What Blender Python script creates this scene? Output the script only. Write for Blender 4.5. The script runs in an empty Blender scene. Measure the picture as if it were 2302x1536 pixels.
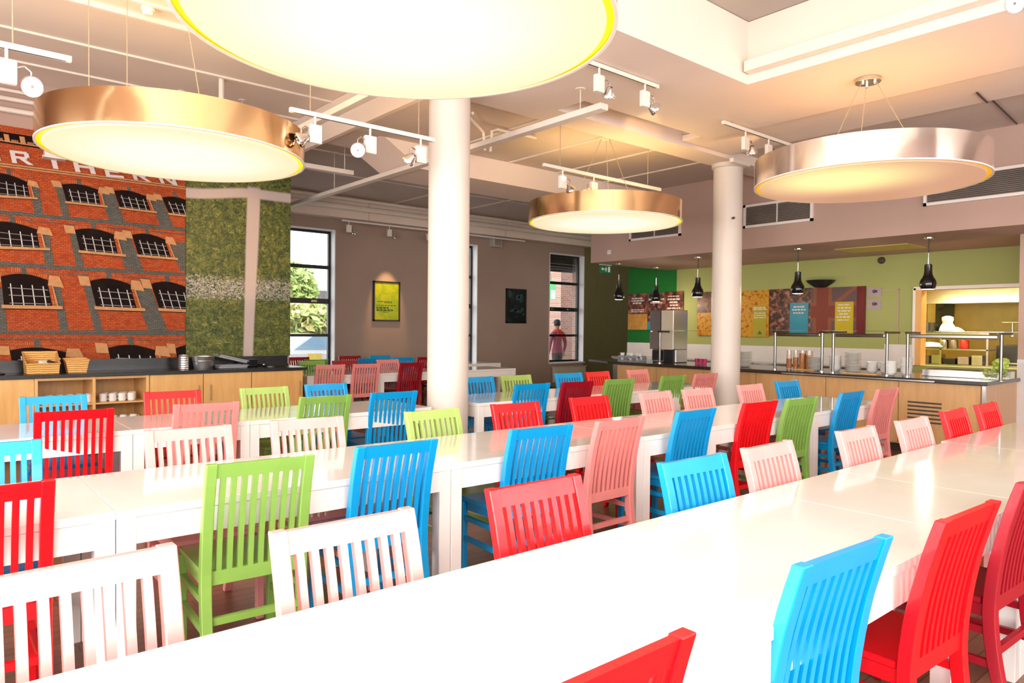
import bpy, bmesh, math, random
from mathutils import Vector, Matrix
random.seed(7)
sc = bpy.context.scene
COL = sc.collection
PI = math.pi
H = 1.45          # eye height of the photographer above the floor

# ------------------------------------------------------------------ materials
MATS = {}
def new_mat(name):
    m = bpy.data.materials.new(name); m.use_nodes = True
    MATS[name] = m
    nt = m.node_tree
    return m, nt, nt.nodes['Principled BSDF']

def mat(name, col, rough=0.5, metal=0.0, noise=0.06, nscale=6.0, coat=0.0, emit=None, estr=0.0, bump=0.0, bscale=40.0, spec=None):
    m, nt, b = new_mat(name)
    N, L = nt.nodes, nt.links
    b.inputs['Roughness'].default_value = rough
    b.inputs['Metallic'].default_value = metal
    if coat: b.inputs['Coat Weight'].default_value = coat; b.inputs['Coat Roughness'].default_value = 0.06
    if spec is not None: b.inputs['Specular IOR Level'].default_value = spec
    tc = N.new('ShaderNodeTexCoord')
    if noise:
        n = N.new('ShaderNodeTexNoise'); n.inputs['Scale'].default_value = nscale; n.inputs['Detail'].default_value = 3
        L.new(tc.outputs['Object'], n.inputs['Vector'])
        r = N.new('ShaderNodeValToRGB')
        r.color_ramp.elements[0].position = 0.3; r.color_ramp.elements[1].position = 0.7
        r.color_ramp.elements[0].color = tuple(c*(1-noise) for c in col)+(1,)
        r.color_ramp.elements[1].color = tuple(min(1, c*(1+noise)) for c in col)+(1,)
        L.new(n.outputs['Fac'], r.inputs['Fac']); L.new(r.outputs['Color'], b.inputs['Base Color'])
    else:
        b.inputs['Base Color'].default_value = tuple(col)+(1,)
    if bump:
        n2 = N.new('ShaderNodeTexNoise'); n2.inputs['Scale'].default_value = bscale
        L.new(tc.outputs['Object'], n2.inputs['Vector'])
        bp = N.new('ShaderNodeBump'); bp.inputs['Strength'].default_value = bump; bp.inputs['Distance'].default_value = 0.02
        L.new(n2.outputs['Fac'], bp.inputs['Height']); L.new(bp.outputs['Normal'], b.inputs['Normal'])
    if emit:
        b.inputs['Emission Color'].default_value = tuple(emit)+(1,); b.inputs['Emission Strength'].default_value = estr
    return m

class NG:
    """tiny helper that chains math nodes"""
    def __init__(s, nt): s.nt = nt
    def node(s, t): return s.nt.nodes.new(t)
    def val(s, sock, v):
        if isinstance(v, (int, float)): sock.default_value = v
        elif isinstance(v, tuple): sock.default_value = v
        else: s.nt.links.new(v, sock)
    def m(s, op, a, b=0.0, c=None):
        n = s.node('ShaderNodeMath'); n.operation = op
        s.val(n.inputs[0], a); s.val(n.inputs[1], b)
        if c is not None: s.val(n.inputs[2], c)
        return n.outputs[0]
    def smooth(s, x, lo, hi):
        n = s.node('ShaderNodeMapRange'); n.interpolation_type = 'SMOOTHSTEP'
        s.val(n.inputs['Value'], x); n.inputs['From Min'].default_value = lo; n.inputs['From Max'].default_value = hi
        return n.outputs['Result']
    def mix(s, f, a, b):
        n = s.node('ShaderNodeMix'); n.data_type = 'RGBA'
        s.val(n.inputs['Factor'], f); s.val(n.inputs[6], a); s.val(n.inputs[7], b)
        return n.outputs[2]
    def noise(s, vec, scale, detail=3, dist=0.0):
        n = s.node('ShaderNodeTexNoise'); n.inputs['Scale'].default_value = scale; n.inputs['Detail'].default_value = detail
        n.inputs['Distortion'].default_value = dist
        s.nt.links.new(vec, n.inputs['Vector']); return n.outputs['Fac']
    def ramp(s, f, stops):
        r = s.node('ShaderNodeValToRGB')
        e = r.color_ramp.elements
        while len(e) < len(stops): e.new(0.5)
        for el, (p, c) in zip(e, stops): el.position = p; el.color = tuple(c)+(1,)
        s.val(r.inputs['Fac'], f); return r.outputs['Color']
    def xyz(s):
        tc = s.node('ShaderNodeTexCoord'); sp = s.node('ShaderNodeSeparateXYZ')
        s.nt.links.new(tc.outputs['Object'], sp.inputs[0]); return tc.outputs['Object'], sp.outputs
    def comb(s, x, y, z=0.0):
        c = s.node('ShaderNodeCombineXYZ')
        for i, v in enumerate((x, y, z)): s.val(c.inputs[i], v)
        return c.outputs[0]

def wood(name, c0, c1, axis='Z', scale=4.0, rough=0.35, coat=0.2):
    m, nt, b = new_mat(name); g = NG(nt); v, o = g.xyz()
    st = {'X': (0.12, 1, 1), 'Y': (1, 0.12, 1), 'Z': (1, 1, 0.12)}[axis]
    vec = g.comb(g.m('MULTIPLY', o[0], st[0]), g.m('MULTIPLY', o[1], st[1]), g.m('MULTIPLY', o[2], st[2]))
    f = g.noise(vec, scale*6, 4, 0.6)
    nt.links.new(g.ramp(f, [(0.3, c0), (0.7, c1)]), b.inputs['Base Color'])
    b.inputs['Roughness'].default_value = rough; b.inputs['Coat Weight'].default_value = coat
    return m

def brick(name, c1, c2, mortar, s=1.0, bw=0.09, bh=0.032, plane='XZ', ms=0.006):
    m, nt, b = new_mat(name); g = NG(nt); v, o = g.xyz()
    t = g.node('ShaderNodeTexBrick')
    vec = g.comb(o[0], o[2]) if plane == 'XZ' else (g.comb(o[1], o[2]) if plane == 'YZ' else g.comb(o[0], o[1]))
    nt.links.new(vec, t.inputs['Vector'])
    t.inputs['Color1'].default_value = tuple(c1)+(1,); t.inputs['Color2'].default_value = tuple(c2)+(1,); t.inputs['Mortar'].default_value = tuple(mortar)+(1,)
    t.inputs['Scale'].default_value = s; t.inputs['Brick Width'].default_value = bw; t.inputs['Row Height'].default_value = bh
    t.inputs['Mortar Size'].default_value = ms
    n = g.noise(v, 25, 4)
    col = g.mix(g.m('MULTIPLY', g.smooth(n, 0.45, 0.75), 0.45), t.outputs['Color'], tuple(x*0.55 for x in c1)+(1,))
    nt.links.new(col, b.inputs['Base Color']); b.inputs['Roughness'].default_value = 0.85; b.inputs['Specular IOR Level'].default_value = 0.2
    return m

# paint on the chairs; the darker red has shade put into its colour
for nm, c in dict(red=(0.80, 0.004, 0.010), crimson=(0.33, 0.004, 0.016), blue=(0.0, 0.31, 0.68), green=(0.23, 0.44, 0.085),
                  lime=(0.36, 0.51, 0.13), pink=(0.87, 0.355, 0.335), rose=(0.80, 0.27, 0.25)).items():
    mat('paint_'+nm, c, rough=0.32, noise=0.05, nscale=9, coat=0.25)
mat('table_white', (0.86, 0.83, 0.80), rough=0.12, noise=0.02, coat=0.6)
mat('ceiling_paint', (0.78, 0.66, 0.57), rough=0.8, noise=0.03, nscale=1.2)
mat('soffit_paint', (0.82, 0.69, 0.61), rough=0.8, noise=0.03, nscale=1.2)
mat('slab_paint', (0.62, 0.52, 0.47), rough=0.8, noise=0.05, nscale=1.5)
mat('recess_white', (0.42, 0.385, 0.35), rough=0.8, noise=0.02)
mat('conduit_white', (0.78, 0.70, 0.63), rough=0.5, noise=0.03)
mat('wall_taupe', (0.38, 0.275, 0.225), rough=0.75, noise=0.04, nscale=1.3)
mat('wall_mauve', (0.45, 0.31, 0.26), rough=0.75, noise=0.04, nscale=1.3)
mat('wall_olive', (0.21, 0.185, 0.075), rough=0.75, noise=0.04)
mat('wall_lime', (0.33, 0.355, 0.12), rough=0.7, noise=0.04, nscale=1.3)
mat('wall_green', (0.0, 0.13, 0.01), rough=0.7, noise=0.04)
mat('reveal_white', (0.82, 0.78, 0.76), rough=0.6, noise=0.02)
mat('column_white', (0.68, 0.61, 0.55), rough=0.45, noise=0.03, nscale=2)
mat('black_frame', (0.012, 0.013, 0.015), rough=0.35, noise=0.1)
mat('black_gloss', (0.006, 0.006, 0.008), rough=0.12, noise=0.0, coat=0.5)
mat('worktop_black', (0.018, 0.017, 0.018), rough=0.22, noise=0.2, nscale=60)
mat('worktop_brown', (0.035, 0.026, 0.022), rough=0.15, noise=0.25, nscale=50)
mat('steel', (0.62, 0.60, 0.57), rough=0.25, metal=1.0, noise=0.05)
mat('chrome', (0.80, 0.80, 0.80), rough=0.08, metal=1.0, noise=0.0)
mat('bucket_metal', (0.9, 0.9, 0.92), rough=0.38, metal=1.0, noise=0.0)
mat('drum_metal', (0.94, 0.88, 0.84), rough=0.13, metal=1.0, noise=0.04, nscale=3, bump=0.12, bscale=3.0)
mat('drum_warm_reflect', (0.92, 0.62, 0.33), rough=0.15, metal=1.0, noise=0.08, nscale=2.5, bump=0.25, bscale=2.2)  # silver drum with the warm room's reflection put into its base colour
mat('post_steel', (0.22, 0.21, 0.20), rough=0.2, metal=1.0, noise=0.0)
mat('track_white', (0.80, 0.74, 0.68), rough=0.4, noise=0.02)
mat('cable_dark', (0.03, 0.025, 0.022), rough=0.5, noise=0.0)
mat('wire_tan', (0.42, 0.30, 0.20), rough=0.4, noise=0.0)
mat('porcelain', (0.82, 0.80, 0.78), rough=0.15, noise=0.02, coat=0.4)
mat('grille_grey', (0.30, 0.25, 0.22), rough=0.6, noise=0.1)
mat('grille_dark', (0.06, 0.05, 0.045), rough=0.6, noise=0.1)
mat('frame_white', (0.80, 0.74, 0.70), rough=0.5, noise=0.02)
mat('tile_white', (0.72, 0.68, 0.68), rough=0.2, noise=0.03)
mat('speaker_grey', (0.50, 0.44, 0.40), rough=0.5, noise=0.05)
mat('dispenser_dark', (0.02, 0.02, 0.022), rough=0.25, noise=0.1)
mat('magenta_plastic', (0.55, 0.03, 0.14), rough=0.3, noise=0.05)
mat('grey_plastic', (0.30, 0.30, 0.32), rough=0.35, noise=0.05)
mat('exit_green', (0.0, 0.14, 0.065), rough=0.4, noise=0.0, emit=(0.0, 0.35, 0.15), estr=0.05)
mat('sign_white', (0.85, 0.88, 0.85), rough=0.5, noise=0.0)
mat('radiator_cream', (0.62, 0.54, 0.42), rough=0.4, noise=0.03)
mat('cereal', (0.50, 0.20, 0.06), rough=0.8, noise=0.5, nscale=90)
mat('salad', (0.45, 0.60, 0.10), rough=0.6, noise=0.5, nscale=60)
mat('linen_white', (0.85, 0.82, 0.76), rough=0.9, noise=0.05)
mat('kitchen_yellow', (0.78, 0.62, 0.20), rough=0.6, noise=0.05)
mat('skin', (0.55, 0.32, 0.22), rough=0.6, noise=0.05)
mat('hair_dark', (0.03, 0.025, 0.02), rough=0.7, noise=0.2)
mat('cap_grey', (0.08, 0.08, 0.085), rough=0.8, noise=0.2)
mat('hoodie_plum', (0.40, 0.12, 0.17), rough=0.9, noise=0.12, nscale=14)
mat('scarf_red', (0.85, 0.06, 0.05), rough=0.9, noise=0.1)
mat('trousers', (0.11, 0.11, 0.09), rough=0.9, noise=0.2)
mat('bark', (0.10, 0.07, 0.045), rough=0.9, noise=0.3)
mat('leaf_light', (0.45, 0.56, 0.17), rough=0.6, noise=0.3, nscale=2)
mat('leaf_yellow', (0.62, 0.54, 0.20), rough=0.6, noise=0.3, nscale=2)
mat('asphalt', (0.35, 0.34, 0.33), rough=0.9, noise=0.1)
mat('car_white', (0.80, 0.82, 0.84), rough=0.2, noise=0.0, coat=0.5)
mat('car_glass', (0.25, 0.40, 0.52), rough=0.1, noise=0.0)
mat('rubber', (0.02, 0.02, 0.02), rough=0.8, noise=0.0)
mat('barrier_yellow', (0.80, 0.62, 0.10), rough=0.5, noise=0.05)
mat('sign_green', (0.10, 0.50, 0.16), rough=0.5, noise=0.05)
mat('canopy_brown', (0.055, 0.038, 0.03), rough=0.7, noise=0.15)
mat('stone_white', (0.75, 0.70, 0.66), rough=0.7, noise=0.05)
mat('handle_steel', (0.35, 0.28, 0.18), rough=0.3, metal=1.0, noise=0.0)
mat('rust_mark', (0.62, 0.36, 0.17), rough=0.7, noise=0.25, nscale=30)
mat('plug_dark', (0.05, 0.03, 0.025), rough=0.5, noise=0.0)
mat('coffer_yellow', (0.52, 0.45, 0.12), rough=0.7, noise=0.03)
# emitters: the lamps of the room
mat('spot_glow', (1, 0.9, 0.75), emit=(1.0, 0.84, 0.62), estr=14.0, noise=0)
mat('pendant_glow', (1, 0.9, 0.75), emit=(1.0, 0.85, 0.6), estr=2.2, noise=0)
mat('kitchen_tube', (1, 0.9, 0.7), emit=(1.0, 0.80, 0.35), estr=9.0, noise=0)
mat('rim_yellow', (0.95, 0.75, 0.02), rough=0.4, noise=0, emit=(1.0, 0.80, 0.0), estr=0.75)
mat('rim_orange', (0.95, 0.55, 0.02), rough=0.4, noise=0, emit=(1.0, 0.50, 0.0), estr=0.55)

def diffuser(name, cx, cy, r0, r1, hot, edge, s_hot, s_edge):
    """opal panel lit from inside by bulbs grouped round (cx, cy)"""
    m, nt, b = new_mat(name); g = NG(nt); v, o = g.xyz()
    dx = g.m('SUBTRACT', o[0], cx); dy = g.m('SUBTRACT', o[1], cy)
    d = g.m('SQRT', g.m('ADD', g.m('MULTIPLY', dx, dx), g.m('MULTIPLY', dy, dy)))
    f = g.smooth(d, r0, r1)
    col = g.mix(f, tuple(hot)+(1,), tuple(edge)+(1,))
    nt.links.new(col, b.inputs['Emission Color'])
    nt.links.new(g.m('ADD', s_hot, g.m('MULTIPLY', f, s_edge-s_hot)), b.inputs['Emission Strength'])
    b.inputs['Base Color'].default_value = (0.25, 0.23, 0.19, 1); b.inputs['Roughness'].default_value = 0.6
    return m
diffuser('opal_lit', 0, 0, 0.30, 0.95, (1.0, 0.97, 0.78), (1.0, 0.85, 0.52), 1.02, 0.86)
diffuser('opal_half', -0.38, 0.05, 0.10, 0.95, (1.0, 0.86, 0.33), (0.95, 0.44, 0.25), 1.12, 0.56)

def glass(name, tint=(0.96, 0.98, 1.0), refl=0.07):
    m = bpy.data.materials.new(name); m.use_nodes = True; MATS[name] = m
    nt = m.node_tree; nt.nodes.clear()
    o = nt.nodes.new('ShaderNodeOutputMaterial'); t = nt.nodes.new('ShaderNodeBsdfTransparent'); gl = nt.nodes.new('ShaderNodeBsdfGlossy')
    t.inputs['Color'].default_value = tuple(tint)+(1,); gl.inputs['Roughness'].default_value = 0.02
    mx = nt.nodes.new('ShaderNodeMixShader'); mx.inputs[0].default_value = refl
    nt.links.new(t.outputs[0], mx.inputs[1]); nt.links.new(gl.outputs[0], mx.inputs[2]); nt.links.new(mx.outputs[0], o.inputs['Surface'])
    return m
glass('window_glass'); glass('guard_glass', (0.86, 0.90, 0.84), 0.12); glass('jar_glass', (0.95, 0.93, 0.90), 0.03)

wood('beech', (0.68, 0.36, 0.11), (0.78, 0.45, 0.16), 'Z', 3.5)
wood('beech_rail', (0.62, 0.33, 0.10), (0.72, 0.41, 0.15), 'X', 3.5)
wood('beech_servery', (0.56, 0.31, 0.125), (0.64, 0.37, 0.16), 'Z', 3.0)
wood('board_red', (0.11, 0.004, 0.008), (0.15, 0.006, 0.012), 'Z', 3)

def floor_mat():
    m, nt, b = new_mat('floor_planks'); g = NG(nt); v, o = g.xyz()
    t = g.node('ShaderNodeTexBrick'); nt.links.new(g.comb(o[0], o[1]), t.inputs['Vector'])
    t.inputs['Color1'].default_value = (0.14, 0.055, 0.028, 1); t.inputs['Color2'].default_value = (0.23, 0.10, 0.05, 1); t.inputs['Mortar'].default_value = (0.04, 0.018, 0.01, 1)
    t.inputs['Scale'].default_value = 1; t.inputs['Brick Width'].default_value = 1.1; t.inputs['Row Height'].default_value = 0.075; t.inputs['Mortar Size'].default_value = 0.003
    f = g.noise(g.comb(g.m('MULTIPLY', o[0], 0.1), o[1]), 40, 4, 0.5)
    nt.links.new(g.mix(g.m('MULTIPLY', f, 0.5), t.outputs['Color'], (0.09, 0.03, 0.015, 1)), b.inputs['Base Color'])
    b.inputs['Roughness'].default_value = 0.35
floor_mat()

brick('mural_brick', (0.42, 0.052, 0.012), (0.54, 0.10, 0.022), (0.20, 0.055, 0.025), bw=0.052, bh=0.021, ms=0.0035)
brick('mural_brickl', (0.48, 0.085, 0.022), (0.58, 0.15, 0.045), (0.16, 0.04, 0.02), bw=0.018, bh=0.06, ms=0.003)
brick('mural_brickd', (0.38, 0.14, 0.06), (0.45, 0.18, 0.08), (0.18, 0.07, 0.04), bw=0.05, bh=0.02, ms=0.003)
brick('mural_grey', (0.105, 0.10, 0.085), (0.15, 0.14, 0.12), (0.06, 0.055, 0.045), bw=0.05, bh=0.02, ms=0.003)
mat('mural_dark', (0.013, 0.007, 0.006), rough=0.9, noise=0.3, spec=0.1)
mat('mural_tan', (0.50, 0.24, 0.095), rough=0.8, noise=0.12, nscale=20)
mat('mural_white', (0.62, 0.60, 0.58), rough=0.6, noise=0.05)
mat('mural_bar', (0.26, 0.24, 0.24), rough=0.6, noise=0.05)
mat('mural_letter', (0.62, 0.55, 0.55), rough=0.6, noise=0.04)
brick('street_brick', (0.20, 0.075, 0.05), (0.27, 0.12, 0.08), (0.24, 0.20, 0.17), bw=0.22, bh=0.075, ms=0.012)
brick('street_brick_side', (0.46, 0.22, 0.15), (0.55, 0.30, 0.22), (0.48, 0.42, 0.37), bw=0.22, bh=0.075, plane='YZ', ms=0.012)

def grass_print():
    """printed photograph: pitch with a chalk line and a blurred goal post in front"""
    m, nt, b = new_mat('mural_grass'); g = NG(nt); v, o = g.xyz()
    x, z = o[0], o[2]
    warp = g.noise(g.comb(x, z), 9, 2)
    vec = g.comb(g.m('ADD', g.m('MULTIPLY', x, 1.7), g.m('MULTIPLY', warp, 0.35)), g.m('MULTIPLY', z, 0.85))
    f1 = g.noise(vec, 38, 6, 1.5); f2 = g.noise(vec, 9, 3, 0.5)
    blade = g.ramp(g.m('ADD', g.m('MULTIPLY', f1, 0.68), g.m('MULTIPLY', f2, 0.32)),
                   [(0.36, (0.006, 0.012, 0.002)), (0.48, (0.05, 0.072, 0.006)), (0.57, (0.155, 0.155, 0.018)), (0.68, (0.36, 0.30, 0.075))])
    wav = g.m('ADD', z, g.m('MULTIPLY', g.m('SUBTRACT', g.noise(g.comb(x, z), 30, 5), 0.5), 0.34))
    band = g.m('MULTIPLY', g.smooth(wav, 1.80, 1.86), g.m('SUBTRACT', 1.0, g.smooth(wav, 2.06, 2.13)))
    chalk = g.m('MULTIPLY', g.m('MULTIPLY', band, g.smooth(f1, 0.42, 0.60)), 0.8)
    col = g.mix(chalk, blade, (0.50, 0.44, 0.40, 1))
    # post, leaning a little, and cross-bar
    cx = g.m('ADD', 3.50, g.m('MULTIPLY', g.m('SUBTRACT', z, 1.10), 0.034))
    dx = g.m('ABSOLUTE', g.m('SUBTRACT', x, cx))
    half = g.m('ADD', 0.062, g.m('MULTIPLY', g.smooth(z, 1.1, 3.0), 0.022))
    e = g.m('SUBTRACT', dx, half)
    post = g.m('MULTIPLY', g.m('SUBTRACT', 1.0, g.smooth(e, -0.012, 0.02)), g.m('SUBTRACT', 1.0, g.smooth(z, 3.34, 3.40)))
    zc = g.m('ADD', 3.285, g.m('MULTIPLY', g.m('SUBTRACT', 1.0, g.smooth(x, 2.7, 3.6)), -0.10))
    bar = g.m('SUBTRACT', 1.0, g.smooth(g.m('ABSOLUTE', g.m('SUBTRACT', z, zc)), 0.045, 0.085))
    pf = g.m('MAXIMUM', post, bar)
    col = g.mix(pf, col, (0.50, 0.40, 0.36, 1))
    nt.links.new(col, b.inputs['Base Color']); b.inputs['Roughness'].default_value = 0.55
grass_print()

def blotch(name, stops, scale, plane='YZ', det=4, dist=0.8, rough=0.4):
    m, nt, b = new_mat(name); g = NG(nt); v, o = g.xyz()
    vec = g.comb(o[1], o[2]) if plane == 'YZ' else g.comb(o[0], o[2])
    nt.links.new(g.ramp(g.noise(vec, scale, det, dist), stops), b.inputs['Base Color']); b.inputs['Roughness'].default_value = rough
blotch('print_cheese', [(0.45, (0.52, 0.27, 0.006)), (0.56, (0.46, 0.19, 0.006)), (0.62, (0.30, 0.055, 0.004))], 16)
blotch('print_meat', [(0.38, (0.008, 0.003, 0.003)), (0.5, (0.08, 0.018, 0.012)), (0.60, (0.24, 0.09, 0.055)), (0.70, (0.36, 0.22, 0.18))], 11)
blotch('print_burger', [(0.38, (0.02, 0.004, 0.004)), (0.52, (0.12, 0.02, 0.008)), (0.68, (0.32, 0.12, 0.04))], 8)
blotch('print_bun', [(0.4, (0.42, 0.19, 0.02)), (0.62, (0.52, 0.26, 0.04))], 6)
mat('print_cyan', (0.005, 0.22, 0.33), rough=0.4, noise=0.04)
mat('print_olive', (0.36, 0.30, 0.02), rough=0.4, noise=0.04)
mat('print_yellow', (0.46, 0.36, 0.01), rough=0.4, noise=0.04)
mat('print_purple', (0.10, 0.055, 0.065), rough=0.5, noise=0.15, nscale=60)
mat('print_orange', (0.21, 0.065, 0.03), rough=0.5, noise=0.2, nscale=60)
mat('print_rust', (0.17, 0.025, 0.012), rough=0.5, noise=0.15, nscale=60)
mat('print_text', (0.62, 0.55, 0.52), rough=0.5, noise=0.0)
mat('notice_lilac', (0.36, 0.28, 0.31), rough=0.5, noise=0.03)
blotch('poster_green', [(0.40, (0.30, 0.42, 0.004)), (0.56, (0.46, 0.50, 0.005)), (0.70, (0.52, 0.48, 0.02))], 4.2, 'XZ')
blotch('poster_dark', [(0.50, (0.004, 0.006, 0.008)), (0.60, (0.012, 0.025, 0.028))], 3.0, 'XZ')
mat('poster_text', (0.05, 0.14, 0.02), rough=0.5, noise=0)
mat('poster_pale', (0.03, 0.065, 0.07), rough=0.5, noise=0.2, nscale=20)

def wicker_mat():
    m, nt, b = new_mat('wicker'); g = NG(nt); v, o = g.xyz()
    w = g.node('ShaderNodeTexWave'); w.inputs['Scale'].default_value = 13; w.inputs['Distortion'].default_value = 2.5; w.bands_direction = 'Z'
    nt.links.new(v, w.inputs['Vector'])
    f = g.m('ADD', g.m('MULTIPLY', w.outputs['Fac'], 0.6), g.m('MULTIPLY', g.noise(v, 60, 3), 0.4))
    nt.links.new(g.ramp(f, [(0.25, (0.46, 0.20, 0.04)), (0.6, (0.85, 0.47, 0.14))]), b.inputs['Base Color'])
    bp = g.node('ShaderNodeBump'); bp.inputs['Strength'].default_value = 0.6; bp.inputs['Distance'].default_value = 0.01
    nt.links.new(f, bp.inputs['Height']); nt.links.new(bp.outputs['Normal'], b.inputs['Normal'])
    b.inputs['Roughness'].default_value = 0.6
wicker_mat()

# ------------------------------------------------------------------ mesh building
class MB:
    def __init__(s): s.v = []; s.f = []; s.mi = []; s.mats = []; s.sm = []
    def mid(s, m):
        if m not in s.mats: s.mats.append(m)
        return s.mats.index(m)
    def add(s, vs, fs, m, smooth=False):
        o = len(s.v); s.v += [tuple(v) for v in vs]; i = s.mid(m)
        for f in fs: s.f.append(tuple(o+k for k in f)); s.mi.append(i); s.sm.append(smooth)
        return s
    def box(s, x0, x1, y0, y1, z0, z1, m, skip=''):
        if x0 > x1: x0, x1 = x1, x0
        if y0 > y1: y0, y1 = y1, y0
        if z0 > z1: z0, z1 = z1, z0
        vs = [(x0,y0,z0),(x1,y0,z0),(x1,y1,z0),(x0,y1,z0),(x0,y0,z1),(x1,y0,z1),(x1,y1,z1),(x0,y1,z1)]
        fs = dict(b=(0,3,2,1), t=(4,5,6,7), f=(0,1,5,4), r=(1,2,6,5), k=(2,3,7,6), l=(3,0,4,7))
        return s.add(vs, [fs[k] for k in fs if k not in skip], m)
    def sweep(s, sect, m, smooth=False):
        """sect: list of rings with equal vertex counts, capped"""
        n = len(sect[0]); vs = [p for r in sect for p in r]; fs = []
        for i in range(len(sect)-1):
            for j in range(n):
                k = (j+1) % n
                fs.append((i*n+j, i*n+k, (i+1)*n+k, (i+1)*n+j))
        fs.append(tuple(range(n-1, -1, -1))); e = (len(sect)-1)*n; fs.append(tuple(range(e, e+n)))
        return s.add(vs, fs, m, smooth)
    def lathe(s, prof, m, c=(0,0,0), n=24, smooth=True, cap=True):
        """prof: (radius, z) from bottom to top"""
        rings = [[(c[0]+r*math.cos(2*PI*k/n), c[1]+r*math.sin(2*PI*k/n), c[2]+z) for k in range(n)] for r, z in prof]
        o = len(s.v)
        if cap: return s.sweep(rings, m, smooth)
        vs = [p for r in rings for p in r]; fs = []
        for i in range(len(rings)-1):
            for j in range(n):
                k = (j+1) % n; fs.append((i*n+j, i*n+k, (i+1)*n+k, (i+1)*n+j))
        return s.add(vs, fs, m, smooth)
    def cyl(s, p, q, r, m, n=10, r2=None):
        p, q = Vector(p), Vector(q); d = (q-p).normalized(); r2 = r if r2 is None else r2
        a = d.orthogonal().normalized(); b = d.cross(a)
        R = [[p+(a*math.cos(2*PI*k/n)+b*math.sin(2*PI*k/n))*r for k in range(n)], [q+(a*math.cos(2*PI*k/n)+b*math.sin(2*PI*k/n))*r2 for k in range(n)]]
        return s.sweep(R, m, True)
    def tube(s, pts, r, m, n=8):
        pts = [Vector(p) for p in pts]; rings = []; a = None
        for i, p in enumerate(pts):
            d = ((pts[i+1] if i+1 < len(pts) else p)-(pts[i-1] if i else p)).normalized()
            a = d.orthogonal().normalized() if a is None else (a-d*a.dot(d)).normalized()
            b = d.cross(a); rr = r[i] if isinstance(r, (list, tuple)) else r
            rings.append([p+(a*math.cos(2*PI*k/n)+b*math.sin(2*PI*k/n))*rr for k in range(n)])
        return s.sweep(rings, m, True)
    def poly(s, pts, m): return s.add(pts, [tuple(range(len(pts)))], m)
    def prism(s, pts, off, m):
        off = Vector(off); n = len(pts); a = [Vector(p) for p in pts]; b = [p+off for p in a]
        return s.sweep([a, b], m)
    def build(s, name, parent=None, loc=None, bevel=0.0, seg=1, ang=35):
        me = bpy.data.meshes.new(name); me.from_pydata(s.v, [], s.f)
        for m in s.mats: me.materials.append(MATS[m])
        for p, i, sm in zip(me.polygons, s.mi, s.sm): p.material_index = i; p.use_smooth = sm
        bm = bmesh.new(); bm.from_mesh(me)
        bmesh.ops.recalc_face_normals(bm, faces=bm.faces)
        if bevel:
            es = [e for e in bm.edges if len(e.link_faces) == 2 and e.calc_face_angle(0) > 0.6]
            bmesh.ops.bevel(bm, geom=es, offset=bevel, segments=seg, profile=0.5, affect='EDGES', clamp_overlap=True)
        bm.to_mesh(me); bm.free()
        if any(s.sm): me.set_sharp_from_angle(angle=math.radians(ang))
        o = bpy.data.objects.new(name, me); COL.objects.link(o)
        if parent: o.parent = parent
        if loc: o.location = loc
        return o

def tag(o, label=None, cat=None, group=None, kind=None):
    if label: o['label'] = label
    if cat: o['category'] = cat
    if group: o['group'] = group
    if kind: o['kind'] = kind
    return o
def thing(name, label, cat, loc=(0,0,0), rz=0.0, group=None):
    o = bpy.data.objects.new(name, None); COL.objects.link(o); o.empty_display_size = 0.1
    o.location = loc; o.rotation_euler = (0, 0, rz)
    return tag(o, label, cat, group)
def kids(o): return [c for c in bpy.data.objects if c.parent == o]
TREE = {}
def copy_tree(root, loc, rz=0.0, label=None, swap=None):
    """a thing with its parts and sub-parts; swap = {old material: new material} on the objects"""
    def cp(o, parent):
        c = o.copy(); COL.objects.link(c)
        if parent: c.parent = parent
        if swap and c.type == 'MESH':
            for i, sl in enumerate(c.material_slots):
                nm = sl.material.name if sl.material else None
                if nm in swap:
                    sl.link = 'OBJECT'; sl.material = MATS[swap[nm]]
        if o.name not in TREE: TREE[o.name] = kids(o)
        for ch in TREE[o.name]: cp(ch, c)
        return c
    r = cp(root, None); r.location = loc; r.rotation_euler = (0, 0, rz)
    if label: r['label'] = label
    return r
def struct(o, label=None): o['kind'] = 'structure'; return o
ORD = ['first', 'second', 'third', 'fourth', 'fifth', 'sixth', 'seventh', 'eighth', 'ninth', 'tenth', 'eleventh', 'twelfth', 'thirteenth']

# light levels
SKY = 4.0
EXPO = 0.0
DAY_N = (125, 105, 85, 65)
DAY_L = (220, 220, 140, 60)
DRUM = 26
PEND = 24
KITCH = 230
SPOTS = [((3.12, 5.25, 2.76), (3.22, 9.8, 2.55), 240, 24), ((0.42, 5.25, 2.76), (1.3, 9.8, 2.9), 60, 34), ((5.2, 4.1, 3.38), (6.25, 5.2, 3.71), 60, 20),
         ((7.5, 12.40, 3.25), (7.5, 12.98, 2.0), 130, 38), ((3.22, 5.45, 2.95), (4.4, 7.0, 3.75), 60, 60), ((5.45, 5.6, 3.1), (5.2, 7.6, 3.6), 40, 50), ((7.4, 4.25, 3.45), (7.6, 5.2, 3.9), 15, 50)]

# ------------------------------------------------------------------ the setting
MB().box(-2.6, 16, -3.0, 13.25, -0.1, 0.0, 'floor_planks').build('floor')['kind'] = 'structure'

def S(mb, name, **k): o = mb.build(name, **k); o['kind'] = 'structure'; return o

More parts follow.
